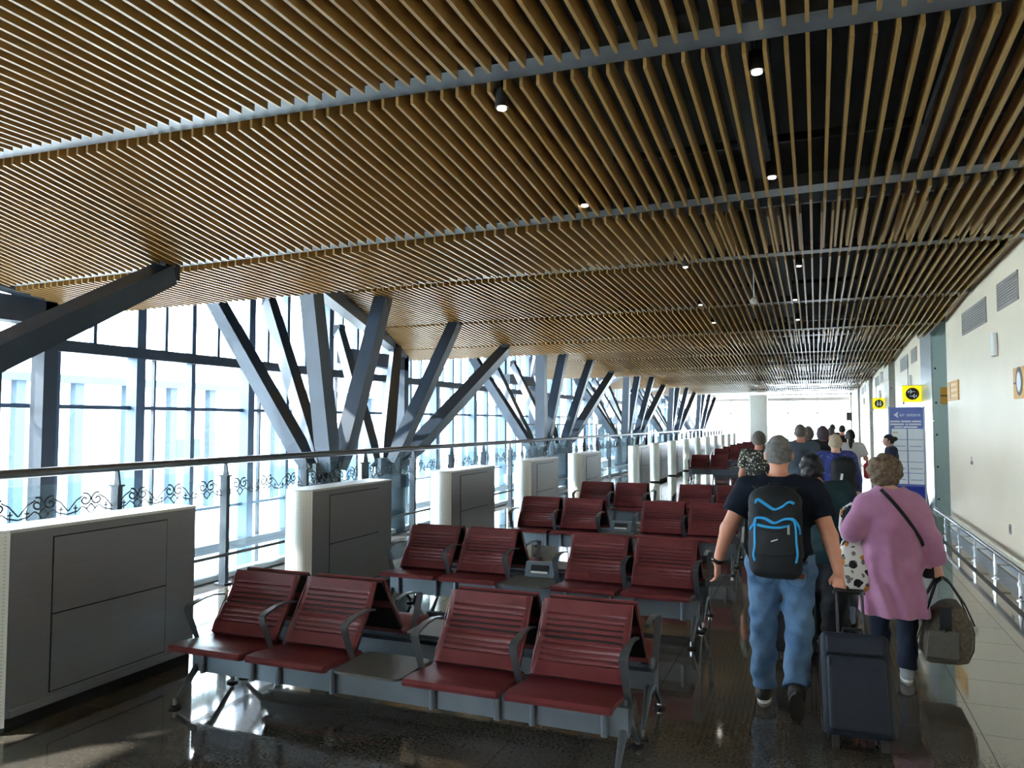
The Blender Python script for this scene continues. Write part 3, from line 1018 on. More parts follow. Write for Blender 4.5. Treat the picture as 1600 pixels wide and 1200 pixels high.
# information stand
st = empty('information_stand', (1.79, 18.0, 0), -0.22)
tag(st, 'tall blue information stand with a grid of white papers beside the metal pillar', 'display stand')
sw = .315
MB().b2(-sw, sw, 0, .05, .28, 2.22).build('panel', ['stand_blue'], st)
for sx in (-sw - .02, sw + .02):
    MB().cyl((sx, .02, .1), (sx, .02, 2.24), .018, 8).build('frame_tube', ['white_paint'], st)
MB().b2(-sw, sw, -.004, 0, .30, .55).build('lower_band', ['stand_deep'], st)
MB().prism([(sw + .02, .02, .5), (sw + .02, .55, .0), (sw + .02, .10, .0)], (.015, 0, 0)).build('side_foot', ['black_paint'], st)
MB().b2(-sw, sw + .04, -.25, .3, 0, .03).build('base', ['metal_light'], st)
for i in range(5):
    for j in range(2):
        x0 = -sw + .03 + j * .31; z0 = .60 + i * .235
        p = MB().b2(x0, x0 + .29, -.008, -.001, z0, z0 + .225).build('paper', ['paper'], st)
        if i in (0, 1, 3):
            MB().b2(x0 + .03, x0 + .26, -.011, -.008, z0 + .08, z0 + .10).build('print_line', ['paper_grey'], p)
        if i == 4 and j == 0:
            MB().b2(x0 + .02, x0 + .12, -.011, -.008, z0 + .13, z0 + .16).build('print_line', ['sign_pale'], p)
MB().prism([(-.24, -.006, 2.06), (-.15, -.006, 2.13), (-.165, -.006, 2.06), (-.15, -.006, 1.99)], (0, .005, 0)).build('emblem', ['white_paint'], st)
def text_mesh(txt, size, m, parent, loc, rot):
    cu = bpy.data.curves.new('lettering', 'FONT')
    cu.body = txt; cu.size = size; cu.extrude = 0.001
    to = bpy.data.objects.new('tmp', cu); COL.objects.link(to)
    dg = bpy.context.evaluated_depsgraph_get()
    me = bpy.data.meshes.new_from_object(to.evaluated_get(dg))
    bpy.data.objects.remove(to, do_unlink=True)
    me.materials.clear(); me.materials.append(MATS[m])
    return link('lettering', me, parent, loc, rot)
text_mesh('air astana', .105, 'white_paint', st, (-.13, -.006, 2.03), (math.pi / 2, 0, 0))
for z, ws in ((1.92, (.20, .20, .18)), (1.86, (.28, .06, .24)), (1.80, (.16, .28))):
    x = -(sum(ws) + .02 * (len(ws) - 1)) / 2
    for w in ws:
        MB().b2(x, x + w * .95, -.006, -.001, z - .018, z + .018).build('text_line', ['white_paint'], st)
        x += w + .02 - .01

# white pillar far away
wp = MB().loft([rrect(0, 0, z, .52, .52, .08) for z in (0, 3.6)])
pl = wp.build('white_pillar', ['pillar_white'], loc=(-3.3, 50, 0), smooth=True)
tag(pl, 'white square pillar standing far off near the bright end wall', 'pillar')
hs = empty('hanging_speaker', (1.75, 46, 2.0))
tag(hs, 'small dark box hanging near the far end of the cream wall', 'speaker')
MB().loft([rrect(0, 0, z, .14, .12, .03) for z in (0, .45)]).build('housing', ['table_grey'], hs)
MB().cyl((0, 0, .45), (0, 0, 2.0), .015, 6).build('hanger', ['vent_grey'], hs)

# ------------------------------------------------------------------ ceiling fittings
spots = [((790, 170), 3.80, 'beside the second cross beam, over the benches'), ((1191, 113), 3.82, 'highest in the photo, right of centre'),
         ((908, 323), 3.68, 'just above the third cross beam'), ((1212, 278), 3.70, 'under the third cross beam, right of centre'),
         ((1074, 418), 3.90, 'left of the pendant sensor'), ((1242, 417), 3.90, 'upper right of the pendant sensor'),
         ((1246, 469), 3.84, 'right of the pendant sensor'), ((1098, 477), 3.84, 'lower left of the pendant sensor'),
         ((1113, 505), 3.76, 'small and distant, left'), ((1250, 500), 3.76, 'small and distant, right')]
for (px, py), z, w in spots:
    d = ray(px, py); t = (z - HCAM) / d.z
    p = Vector((0, 0, HCAM)) + d * t
    xi = round((p.x - SP / 2) / SP) * SP + SP / 2
    c = empty('ceiling_spotlight', (xi, p.y, z))
    tag(c, 'round ceiling spotlight between the slats, ' + w, 'spotlight', 'ceiling spotlights')
    MB().cyl((0, 0, .01), (0, 0, .12), .042, 14).cyl((0, 0, .12), (0, 0, ROOF - z), .008, 5).build('housing', ['black_paint'], c, smooth=True)
    MB().cyl((0, 0, 0), (0, 0, .012), .028, 14).build('lens', ['lamp_glow'], c)
ps = empty('pendant_sensor', (at_y(1178, 470, 10.9).x, 10.9, at_y(1178, 470, 10.9).z))
tag(ps, 'small grey bell-shaped sensor hanging on a rod below the slats', 'sensor')
MB().tube([(0, 0, -.05), (0, 0, -.02), (0, 0, .02), (0, 0, .05)], [.02, .05, .05, .015], 12).build('bell', ['vent_grey'], ps, smooth=True)
MB().cyl((0, 0, .05), (0, 0, .75), .007, 6).build('rod', ['metal_light'], ps)

# ------------------------------------------------------------------ signed-distance modelling for people and soft bags
class SDF:
    def __init__(self):
        self.pr = []
    def _bb(self, pts, r):
        pts = np.array(pts, float)
        return pts.min(0) - r, pts.max(0) + r
    def cone(self, a, b, ra, rb=None, k=.03, clip=None):
        rb = ra if rb is None else rb
        a = np.array(a, np.float32); b = np.array(b, np.float32)
        def f(P):
            ba = b - a; L2 = float(ba @ ba) + 1e-9
            t = np.clip(((P - a) @ ba) / L2, 0, 1)
            d = np.linalg.norm(P - a - t[..., None] * ba, axis=-1) - (ra + t * (rb - ra))
            if clip is not None:
                c, n = clip
                d = np.maximum(d, (P - np.array(c, np.float32)) @ np.array(n, np.float32))
            return d
        self.pr.append((f, self._bb([a, b], max(ra, rb)), k, 1)); return self
    def ell(self, c, r, k=.03, rot=None):
        c = np.array(c, np.float32); r = np.array(r, np.float32)
        R = np.array(rot, np.float32) if rot is not None else None
        def f(P):
            q = P - c
            if R is not None:
                q = q @ R
            k0 = np.linalg.norm(q / r, axis=-1); k1 = np.linalg.norm(q / (r * r), axis=-1)
            return k0 * (k0 - 1) / np.maximum(k1, 1e-6)
        self.pr.append((f, self._bb([c], float(r.max())), k, 1)); return self
    def box(self, c, h, rr=.02, k=.02, rot=None):
        c = np.array(c, np.float32); h = np.array(h, np.float32) - rr
        R = np.array(rot, np.float32) if rot is not None else None
        def f(P):
            q = P - c
            if R is not None:
                q = q @ R
            q = np.abs(q) - h
            return np.linalg.norm(np.maximum(q, 0), axis=-1) + np.minimum(q.max(-1), 0) - rr
        self.pr.append((f, self._bb([c], float(np.linalg.norm(h) + rr)), k, 1)); return self
    def cut(self, f):
        """keep only where f(P) < 0"""
        self.pr.append((f, None, 0, 2)); return self
    def warp(self, f):
        self.pr.append((f, None, 0, 3)); return self
    def mesh(self, name, m, h):
        lo = np.min([b[0] for f, b, k, t in self.pr if b is not None], 0) - 3 * h - .02
        hi = np.max([b[1] for f, b, k, t in self.pr if b is not None], 0) + 3 * h + .02
        n = np.ceil((hi - lo) / h).astype(int) + 1
        ax = [lo[i] + h * np.arange(n[i]) for i in range(3)]
        G = np.full(n, 1.0, np.float32)
        for f, b, k, t in self.pr:
            if t == 1:
                i0 = np.maximum(((b[0] - k - 2 * h - lo) / h).astype(int), 0)
                i1 = np.minimum(((b[1] + k + 2 * h - lo) / h).astype(int) + 2, n)
                sl_ = tuple(slice(a, c) for a, c in zip(i0, i1))
                P = np.stack(np.meshgrid(ax[0][sl_[0]], ax[1][sl_[1]], ax[2][sl_[2]], indexing='ij'), -1).astype(np.float32)
                d = f(P).astype(np.float32)
                g = G[sl_]
                if k > 0:
                    hh = np.maximum(k - np.abs(g - d), 0) / k
                    G[sl_] = np.minimum(g, d) - hh * hh * k * .25
                else:
                    G[sl_] = np.minimum(g, d)
            else:
                P = np.stack(np.meshgrid(*ax, indexing='ij'), -1).astype(np.float32)
                G = np.maximum(G, f(P)) if t == 2 else G + f(P)
        return nets(G, lo, h, name, m)

def nets(G, lo, h, name, m):
    s = G < 0
    n = G.shape
    C = np.zeros(tuple(k - 1 for k in n), np.int8)
    offs = [(i, j, k) for i in (0, 1) for j in (0, 1) for k in (0, 1)]
    for o in offs:
        C += s[o[0]:n[0] - 1 + o[0], o[1]:n[1] - 1 + o[1], o[2]:n[2] - 1 + o[2]]
    act = np.argwhere((C > 0) & (C < 8))
    idx = -np.ones(C.shape, np.int64)
    idx[tuple(act.T)] = np.arange(len(act))
    V = np.stack([G[act[:, 0] + o[0], act[:, 1] + o[1], act[:, 2] + o[2]] for o in offs], 1)
    acc = np.zeros((len(act), 3)); cnt = np.zeros(len(act))
    for a in range(8):
        for b in range(a + 1, 8):
            if sum(abs(p - q) for p, q in zip(offs[a], offs[b])) != 1:
                continue
            va, vb = V[:, a], V[:, b]
            x = (va < 0) != (vb < 0)
            t = np.where(x, va / np.where(x, va - vb, 1), 0)
            p = np.array(offs[a])[None] + t[:, None] * (np.array(offs[b]) - np.array(offs[a]))[None]
            acc += p * x[:, None]; cnt += x
    vs = (act + acc / cnt[:, None]) * h + lo
    faces = []
    for d in range(3):
        u, w = (d + 1) % 3, (d + 2) % 3
        sl0 = [slice(None)] * 3; sl1 = [slice(None)] * 3
        sl0[d] = slice(0, n[d] - 1); sl1[d] = slice(1, n[d])
        e = np.argwhere(s[tuple(sl0)] != s[tuple(sl1)])
        e = e[(e[:, u] > 0) & (e[:, w] > 0) & (e[:, u] < n[u] - 1) & (e[:, w] < n[w] - 1)]
        if not len(e):
            continue
        q = []
        for du, dw in ((0, 0), (-1, 0), (-1, -1), (0, -1)):
            c = e.copy(); c[:, u] += du; c[:, w] += dw
            q.append(idx[tuple(c.T)])
        q = np.stack(q, 1)
        flip = s[tuple(e.T)]
        # outward orientation: surface normal along +d when inside first
        q[~flip] = q[~flip][:, ::-1]
        faces.append(q)
    F = np.concatenate(faces)
    F = F[(F >= 0).all(1)]
    me = bpy.data.meshes.new(name)
    me.vertices.add(len(vs)); me.vertices.foreach_set('co', vs.astype(np.float32).ravel())
    me.loops.add(len(F) * 4); me.loops.foreach_set('vertex_index', F.astype(np.int32).ravel())
    me.polygons.add(len(F)); me.polygons.foreach_set('loop_start', np.arange(0, len(F) * 4, 4, dtype=np.int32))
    me.polygons.foreach_set('loop_total', np.full(len(F), 4, np.int32))
    me.polygons.foreach_set('use_smooth', np.ones(len(F), bool))
    me.update(calc_edges=True); me.validate()
    me.materials.append(MATS[m])
    return me

def V3(*a): return np.array(a, float)
def unit(v): return np.array(v, float) / (np.linalg.norm(v) + 1e-9)
def folds(amp, f=1.0):
    def g(P):
        x, y, z = P[..., 0], P[..., 1], P[..., 2]
        return amp * (np.sin(f * (31 * z + 17 * x + 9 * y)) * .5 + np.sin(f * (47 * x - 22 * z + 13 * y) + 1.3) * .35 + np.sin(f * (19 * y + 53 * z - 11 * x) + 2.1) * .3)
    return g

DEF = dict(shL=(-.185, 0, 1.43), elL=(-.245, -.03, 1.14), wrL=(-.265, .05, .89), shR=(.185, 0, 1.43), elR=(.245, -.03, 1.14), wrR=(.265, .05, .89),
           hiL=(-.09, 0, .92), knL=(-.10, .05, .50), anL=(-.10, .04, .085), hiR=(.09, 0, .92), knR=(.10, -.02, .50), anR=(.10, -.14, .10),
           toeL=(0, 1, 0), toeR=(0, 1, -.35), hdL=(0, .15, -1), hdR=(0, .15, -1), head=(0, .02, 1.645), curlL=.6, curlR=.6, thL=(0, 1, 0), thR=(0, 1, 0))

def person(label, x, y, H, rz=0.0, vox=.014, wide=1.0, J=None, skin='skin', top=None, bottom=None, shoes=('shoe_dark', 'shoe_sole'), hair=None, legs_visible=True, fingers=True, belly=0.0):
    j = dict(DEF); j.update(J or {})
    s = H / 1.75
    for k, v in j.items():
        if isinstance(v, tuple) and k[:2] not in ('to', 'hd', 'th'):
            j[k] = V3(*v) * s
    r = empty('person', (x, y, 0), rz)
    tag(r, label, 'person', 'travellers in the concourse')
    w = wide * s
    def torso(q, e, k=.06):
        q.ell((0, -.005 * s, 1.29 * s), ((.165 * w + e), (.115 * w + e), .20 * s + e), k)
        q.ell((0, .01 * s + belly * .4, 1.10 * s), (.15 * w + e, (.108 * w + e + belly), .17 * s + e), k)
        q.ell((0, -.01 * s, .96 * s), (.165 * w + e, .122 * w + e, .12 * s + e), k)
        q.cone((j['shL'] + V3(.04, 0, -.01)), (j['shR'] + V3(-.04, 0, -.01)), .068 * s + e, .068 * s + e, k)
        q.cone((-.06 * s, -.015 * s, 1.445 * s), (.06 * s, -.015 * s, 1.445 * s), .05 * s + e * .5, None, k)
    # --- body
    b = SDF()
    torso(b, 0)
    hc = j['head']
    b.cone((0, -.01 * s, 1.44 * s), hc + V3(0, -.02, -.06) * s, .060 * s, .056 * s, .03)
    b.ell(hc, (.077 * s, .097 * s, .107 * s), .02)
    b.ell(hc + V3(0, .035, -.058) * s, (.056 * s, .06 * s, .058 * s), .03)
    b.cone(hc + V3(0, .092, .0) * s, hc + V3(0, .112, -.032) * s, .010 * s, .014 * s, .012)
    b.ell(hc + V3(0, .09, -.072) * s, (.025 * s, .012 * s, .010 * s), .01)
    for sx in (-1, 1):
        b.ell(hc + V3(sx * .083, .0, -.018) * s, (.013 * s, .022 * s, .034 * s), .008)
    for side in 'LR':
        sx = -1 if side == 'L' else 1
        sh, el, wr = j['sh' + side], j['el' + side], j['wr' + side]
        b.cone(sh, el, .054 * w, .043 * w, .03)
        b.cone(el, wr, .045 * w, .029 * w, .02)
        d = unit(j['hd' + side]); th = unit(j['th' + side]); th = unit(th - d * (th @ d))
        n = np.cross(d, th) * sx          # palm normal, towards the body
        if side == 'L': pass
        n = -np.cross(th, d) * sx
        hs = s
        for off in (-.026, 0, .026):
            b.cone(wr + d * .02 * hs + th * off * .6 * hs, wr + d * .085 * hs + th * off * hs, .0155 * hs, .0145 * hs, .012)
        if fingers:
            cu = j['curl' + side]
            for q, (off, ln) in enumerate(((.030, .070), (.010, .078), (-.010, .073), (-.029, .058))):
                p0 = wr + d * .088 * hs + th * off * hs
                a1, a2 = cu * .8, cu * 1.9
                d1 = d * math.cos(a1) + n * math.sin(a1); d2 = d * math.cos(a2) + n * math.sin(a2)
                p1 = p0 + d1 * ln * .52 * hs; p2 = p1 + d2 * ln * .48 * hs
                b.cone(p0, p1, .0088 * hs, .0082 * hs, .004); b.cone(p1, p2, .0082 * hs, .007 * hs, .003)
            t0 = wr + d * .03 * hs + th * .03 * hs
            t1 = t0 + unit(d * .7 + th * .6 + n * .3) * .042 * hs
            t2 = t1 + unit(d * .9 + th * .1 + n * .5) * .032 * hs
            b.cone(t0, t1, .0125 * hs, .010 * hs, .008); b.cone(t1, t2, .010 * hs, .008 * hs, .004)
        else:
            b.ell(wr + d * .10 * hs, (.035 * hs,) * 3, .02)
        hi, kn, an = j['hi' + side], j['kn' + side], j['an' + side]
        b.cone(hi, kn, .082 * w, .056 * w, .04)
        b.cone(kn, an, .055 * w, .036 * w, .02)
        td = unit(j['toe' + side])
        b.cone(an + V3(0, 0, -.03) * s, an + td * .13 * s + V3(0, 0, -.045) * s, .032 * s, .028 * s, .02)
    link('body', b.mesh('body', skin, vox), r)
    for sx in (-1, 1):
        MB().tube([hc + V3(sx * .03, .088, .012) * s, hc + V3(sx * .03, .097, .012) * s], [.011 * s, .007 * s], 8).build('eye', ['hair_dark'], r)
    # --- top
    if top:
        e = top.get('ease', .018)
        q = SDF()
        torso(q, e, .06)
        hem = top.get('hem', .90) * s
        if top.get('flare'):
            q.cone((0, -.0, 1.05 * s), (0, -.01, hem - .05), .155 * w + e, .155 * w + e + top['flare'], .10)
        fr = top.get('sleeve', .62)
        for side in 'LR':
            sh, el, wr = j['sh' + side], j['el' + side], j['wr' + side]
            if fr <= 1:
                end = sh + (el - sh) * fr
                u = unit(el - sh)
                q.cone(sh, end + u * .05, .058 * w + e * 1.1, .055 * w + e * 1.2, .045, clip=(end, u))
            else:
                q.cone(sh, el, .058 * w + e, .048 * w + e * 1.1, .045)
                end = el + (wr - el) * (fr - 1); u = unit(wr - el)
                q.cone(el, end + u * .05, .05 * w + e, .034 * w + e * 1.1, .03, clip=(end, u))
        nk = 1.475 * s
        q.warp(folds(top.get('fold', .006) * 1.0))
        if top.get('vfold'):
            q.warp(lambda P: top['vfold'] * np.clip((1.25 * s - P[..., 2]) / .6, 0, 1) * np.sin(46 * P[..., 0] + 5 * P[..., 2] + 1.5 * np.sin(9 * P[..., 2])) * (np.abs(P[..., 0]) < .26))
        q.cut(lambda P: hem - P[..., 2])
        q.cut(lambda P: np.where(np.hypot(P[..., 0], P[..., 1]) < .088 * s, P[..., 2] - nk - .02 * s, -1.0))
        t = link('top', q.mesh('top', top['mat'], vox), r)
        tag(t, top.get('label'))
    # --- bottom
    if bottom:
        e = bottom.get('ease', .016)
        q = SDF()
        q.ell((0, -.012 * s, .97 * s), (.168 * w + e, .125 * w + e, .13 * s), .06)
        wz = bottom.get('waist', 1.02) * s
        if bottom.get('skirt'):
            q.cone((0, 0, .95 * s), (0, 0, bottom['skirt'] * s), .15 * w, .2 * w, .06)
            q.cut(lambda P: bottom['skirt'] * s - P[..., 2])
        else:
            for side in 'LR':
                sx = -1 if side == 'L' else 1
                hi, kn, an = j['hi' + side], j['kn' + side], j['an' + side]
                q.ell(hi + V3(0, -.035, -.01) * s, (.095 * w + e, .085 * w + e, .12 * s), .04)
                q.cone(hi, kn, .088 * w + e, .060 * w + e, .035)
                u = unit(an - kn); end = an - u * .012 * s
                q.cone(kn, end + u * .04, .060 * w + e, .046 * w + e * 1.3, .02, clip=(end, u))
        q.warp(folds(bottom.get('fold', .006), 1.15))
        q.cut(lambda P: P[..., 2] - wz)
        t = link('trousers' if not bottom.get('skirt') else 'skirt', q.mesh('trousers', bottom['mat'], vox), r)
        tag(t, bottom.get('label'))
    if shoes:
        for side in 'LR':
            an = j['an' + side]; td = unit(j['toe' + side]); sv = unit(np.cross(td, (0, 0, 1))); uv = np.cross(sv, td)
            base = an - uv * .085 * s
            q = SDF()
            q.cone(an - uv * .035 * s - td * .03 * s, an - uv * .05 * s + td * .16 * s, .046 * s, .040 * s, .02)
            q.cone(an, an - uv * .04 * s, .05 * s, .048 * s, .02)
            q.cut(lambda P, base=base, uv=uv: -((P - np.array(base, np.float32)) @ np.array(uv, np.float32)) + .018 * s)
            so = link('shoe', q.mesh('shoe', shoes[0], max(.008, vox * .8)), r)
            m = MB()
            ring = []
            for zo in (0.0, .022 * s):
                pts = []
                for k in range(16):
                    a = 2 * math.pi * k / 16
                    p = base + td * (.065 * s + .135 * s * math.cos(a)) + sv * (.047 * s * math.sin(a)) + uv * zo
                    pts.append(tuple(p))
                ring.append(pts)
            m.loft(ring)
            m.build('sole', [shoes[1]], so)
    if hair:
        q = SDF()
        st_ = hair.get('style', 'short')
        if st_ == 'curly':
            c = hc + V3(0, -.02, -.015) * s
            q.ell(c + V3(0, 0, .012) * s, (.132 * s, .135 * s, .138 * s), .03)
            q.warp(folds(.010, 2.2))
            q.cut(lambda P, h=hc: np.minimum(P[..., 1] - (h[1] + .05 * s), -(P[..., 2] - (h[2] + .06 * s))))
        else:
            t_ = .005 * s + hair.get('vol', .003)
            q.ell(hc + V3(0, -.006, .006) * s, (.077 * s + t_, .097 * s + t_, .107 * s + t_), .02)
            low = hair.get('low', -.055) * s
            q.cut(lambda P, h=hc: np.minimum(P[..., 1] - (h[1] + .03 * s), -(P[..., 2] - (h[2] + .045 * s))))
            q.cut(lambda P, h=hc: (h[2] + low) - P[..., 2] - np.maximum(0, (h[1] - P[..., 1])) * .25)
            q.warp(folds(hair.get('rough', .0025), 2.5))
        if st_ == 'bun':
            q.ell(hc + V3(0, -.125, .03) * s, (.045 * s,) * 3, .02)
        if st_ == 'ponytail':
            q.cone(hc + V3(0, -.10, .03) * s, hc + V3(0, -.14, -.09) * s, .038 * s, .042 * s, .02)
            q.cone(hc + V3(0, -.14, -.09) * s, hc + V3(0, -.125, -.27) * s, .042 * s, .022 * s, .02)
        if st_ == 'bob':
            q.ell(hc + V3(0, -.03, -.03) * s, (.105 * s, .10 * s, .125 * s), .02)
            q.cut(lambda P, h=hc: np.minimum(P[..., 1] - (h[1] + .03 * s), -(P[..., 2] - (h[2] + .045 * s))))
        link('hair', q.mesh('hair', hair['mat'], min(vox, .011)), r)
    r_top = [c for c in r.children if c.name.startswith('top')]; r_bot = [c for c in r.children if c.name.startswith(('trousers', 'skirt'))]
    return r, j, s, r_top, r_bot

from mathutils.bvhtree import BVHTree
def draper(o):
    me = o.data
    t = BVHTree.FromPolygons([v.co for v in me.vertices], [tuple(p.vertices) for p in me.polygons])
    def f(pts, off, up=.004, n=6):
        out = []
        Q = [pts[0]] + list(pts) + [pts[-1]]
        for a0, a, b, b1 in zip(Q, Q[1:], Q[2:], Q[3:]):
            for i in range(n):
                u = i / n
                out.append(tuple(.5 * (2 * a[c] + (b[c] - a0[c]) * u + (2 * a0[c] - 5 * a[c] + 4 * b[c] - b1[c]) * u * u + (3 * a[c] - a0[c] - 3 * b[c] + b1[c]) * u ** 3) for c in (0, 1)))
        out.append(pts[-1])
        res = []
        for x, z in out:
            h = t.ray_cast(Vector((x - off[0], -2, z - off[1])), Vector((0, 1, 0)))
            y = h[0].y if h[0] is not None else None
            if y is None:
                h = t.find_nearest(Vector((x - off[0], -.1, z - off[1]))); y = h[0].y
            res.append(Vector((x - off[0], y - up, z - off[1])))
        return res
    return f

# --- man with blue-trimmed backpack pulling a suitcase
MANX, MANY = -.235, 5.45
man, mj, ms, mtop, mbot = person('man in navy tee and jeans with a black and blue backpack, pulling a suitcase', MANX, MANY, 1.80, 0, .0075, 1.10,
    J=dict(shL=(-.20, 0, 1.40), elL=(-.325, -.06, 1.14), wrL=(-.405, .03, .90), shR=(.20, 0, 1.40), elR=(.30, -.09, 1.13), wrR=(.345, -.15, .92),
           hdL=(-.05, .2, -1), hdR=(.0, .05, -1), curlL=.5, curlR=1.15, thL=(.2, 1, .2), thR=(-1, .3, 0),
           hiL=(-.098, 0, .92), knL=(-.115, .06, .50), anL=(-.125, .08, .085), hiR=(.098, 0, .92), knR=(.105, .0, .50), anR=(.09, -.25, .20), toeR=(0, .55, -.85)),
    top=dict(mat='navy_tee', sleeve=.62, hem=.93, ease=.024, fold=.006), bottom=dict(mat='jeans', ease=.02, fold=.010, waist=1.0),
    shoes=('shoe_dark', 'shoe_sole'), hair=dict(mat='hair_grey', style='short', low=-.05), belly=.03)
# jeans details
for o_ in man.children:
    if o_.name.startswith('shoe') and o_.data.vertices[0].co.x > 0:
        for c_ in o_.children:
            c_.data.materials[0] = MATS['shoe_dark']
dj = draper(mbot[0])
jm = MB()
jm.tube(dj([(0.0, 1.0), (0, .86)], (0, 0), .002), .0035, 5)
for sx in (-1, 1):
    c = sx * .10
    jm.tube(dj([(c - .06, .945), (c + .06, .945), (c + .057, .85), (c, .825), (c - .057, .85), (c - .06, .945)], (0, 0), .001), .003, 4)
jm.build('pocket_seam', ['jeans_seam'], man)
MB().ribbon(dj([(.085, .90), (.15, .90)], (0, 0), .004), .034, .004, (0, 0, 1)).build('leather_patch', ['leather_patch'], man)
MB().ribbon(dj([(-.17, .985), (0, .98), (.17, .985)], (0, 0), .003, 10), .035, .004, (0, 0, 1)).build('waistband', ['jeans_seam'], man)
wj = mj['wrL']; wd = unit(mj['wrL'] - mj['elL'])
wc = wj - wd * .02
wt = MB()
wt.tube([tuple(wc - wd * .014), tuple(wc + wd * .014)], .0395, 14)
wo = empty('wristwatch', (MANX, MANY, 0)); tag(wo, 'black wristwatch on the left wrist of the man in navy', 'watch')
wt.build('strap', ['black_plastic'], wo, smooth=True)
MB().cyl(tuple(wc + V3(-.036, -.012, 0)), tuple(wc + V3(-.049, -.016, 0)), .019, 12).build('dial', ['chrome'], wo)

def backpack(x, y, z, label, w=.17, d=.10, h=.27, m='pack_black', trim=None, vox=.009):
    g = empty('backpack', (x, y, z))
    tag(g, label, 'backpack')
    q = SDF()
    q.box((0, -d * .5, -.02), (w, d, h), .075, .03)
    q.ell((0, -d * 1.05, -.09), (w * .88, d * .85, h * .66), .05)
    q.ell((0, -d * .4, h * .78), (w * .82, d * .8, h * .32), .06)
    q.warp(folds(.004))
    link('body', q.mesh('body', m, vox), g)
    sm = MB()
    for sx in (-1, 1):
        sm.ribbon([(sx * w * .45, .02, h * .86), (sx * w * .72, .06, h * 1.02), (sx * w * .95, .15, h * 1.00), (sx * w * 1.05, .23, h * .80), (sx * w * 1.12, .24, h * .2), (sx * w * 1.15, .14, -h * .5), (sx * w * .9, .0, -h * .7)], .05, .012, (1, 0, 0))
    sm.build('strap', [m], g)
    sm = MB().tube([(-.05, -.02, h * .98), (-.03, -.03, h * 1.12), (.03, -.03, h * 1.12), (.05, -.02, h * .98)], .010, 6)
    sm.build('handle', [m], g)
    return g
bp = backpack(MANX - .02, MANY - .17, 1.19, 'black backpack with bright blue piping worn by the man in navy', .165, .095, .275)
bpb = [c for c in bp.children if c.name.startswith('body')][0]
db = draper(bpb)
tr = [[(-.115, .19), (-.10, .215), (-.05, .185), (0, .155), (.05, .175), (.09, .205), (.12, .195)],
      [(-.15, .02), (-.125, .06), (-.11, .095), (-.06, .095), (0, .07), (.06, .095), (.11, .095), (.125, .06), (.13, -.05), (.135, -.12), (.125, -.175)],
      [(-.115, .085), (-.12, .02), (-.12, -.08), (-.13, -.14), (-.12, -.175)],
      [(-.105, .055), (-.05, .045), (.03, .043), (.09, .055)],
      [(.12, .09), (.145, .05), (.15, -.0)]]
for t in tr:
    MB().ribbon(db(t, (0, 0), .004), .019, .006, (.6, 0, .8)).tube(db(t, (0, 0), .003), .0075, 6).build('blue_piping', ['pack_blue'], bp, smooth=True)
for z in (.135, -.02):
    MB().tube(db([(-.14, z - .1), (0, z - .12), (.14, z - .1)], (0, 0), .002), .003, 4).build('seam', ['black_plastic'], bp)
MB().box((.085, -.185, .03), (.014, .008, .05)).build('zip_pull', ['vent_grey'], bp)
MB().box((.0, -.193, -.035), (.045, .006, .007), Matrix.Rotation(-.35, 3, 'Y')).build('logo_tab', ['white_paint'], bp)
MB().box((-.155, -.06, .10), (.02, .03, .05)).build('label_tag', ['white_paint'], bp)

# --- navy suitcase (leaning towards the man)
def suitcase(x, y, label, w=.38, d=.22, h=.58, tilt=.36, m='suitcase_navy', handle=.42, rz=0.0):
    g = empty('suitcase', (x, y, 0))
    g.rotation_euler = (-tilt, 0, rz)
    tag(g, label, 'suitcase')
    z0 = .06
    q = SDF()
    q.box((0, .0, z0 + h / 2), (w / 2, d / 2, h / 2), .035, .02)
    link('body', q.mesh('body', m, .010), g)
    q = SDF(); q.box((0, -d / 2 - .005, z0 + h * .40), (w / 2 - .03, .03, h * .36), .022, .02)
    link('front_pocket', q.mesh('front_pocket', m, .010), g)
    q = SDF(); q.box((0, -d / 2 - .002, z0 + h * .87), (w / 2 - .03, .018, h * .09), .012, .02)
    link('top_pocket', q.mesh('top_pocket', m, .010), g)
    MB().tube([(-w / 2 + .03, -d / 2 - .008, z0 + h * .775), (w / 2 - .03, -d / 2 - .008, z0 + h * .775)], .004, 5).build('zip', ['black_plastic'], g)
    MB().box((-w / 2 + .045, -d / 2 - .036, z0 + h * .69), (.008, .004, .05)).build('zip_pull', ['chrome'], g)
    MB().tube([(-w / 2 - .004, -d * .2, z0 + .02), (-w / 2 - .004, -d * .2, z0 + h - .03), (w / 2 + .004, -d * .2, z0 + h - .03), (w / 2 + .004, -d * .2, z0 + .02)], .005, 5).build('piping', ['black_plastic'], g)
    for sx in (-1, 1):
        wh = MB().cyl((sx * w * .34 - .015, d * .32, .0275), (sx * w * .34 + .015, d * .32, .0275), .032, 14)
        wh.build('wheel', ['rubber'], g)
        MB().b2(sx * w * .34 - .03, sx * w * .34 + .03, d * .2, d * .48, .035, .075).build('wheel_housing', ['black_plastic'], g)
        MB().b2(sx * w * .34 - .02, sx * w * .34 + .02, -d * .45, -d * .35, .0, .065).build('foot', ['black_plastic'], g)
    MB().tube([(-.06, 0, z0 + h - .01), (-.05, 0, z0 + h + .03), (.05, 0, z0 + h + .03), (.06, 0, z0 + h - .01)], .011, 8).build('carry_handle', ['black_plastic'], g, smooth=True)
    if handle:
        hh = MB()
        for sx in (-.075, .075):
            hh.cyl((sx, d * .35, z0 + h - .05), (sx, d * .35, z0 + h + handle), .009, 8)
        hh.build('telescopic_rod', ['black_plastic'], g, smooth=True)
        MB().tube([(-.085, d * .35, z0 + h + handle - .01), (-.08, d * .35, z0 + h + handle + .012), (.08, d * .35, z0 + h + handle + .012), (.085, d * .35, z0 + h + handle - .01)], .013, 8).build('grip', ['black_plastic'], g, smooth=True)
    return g
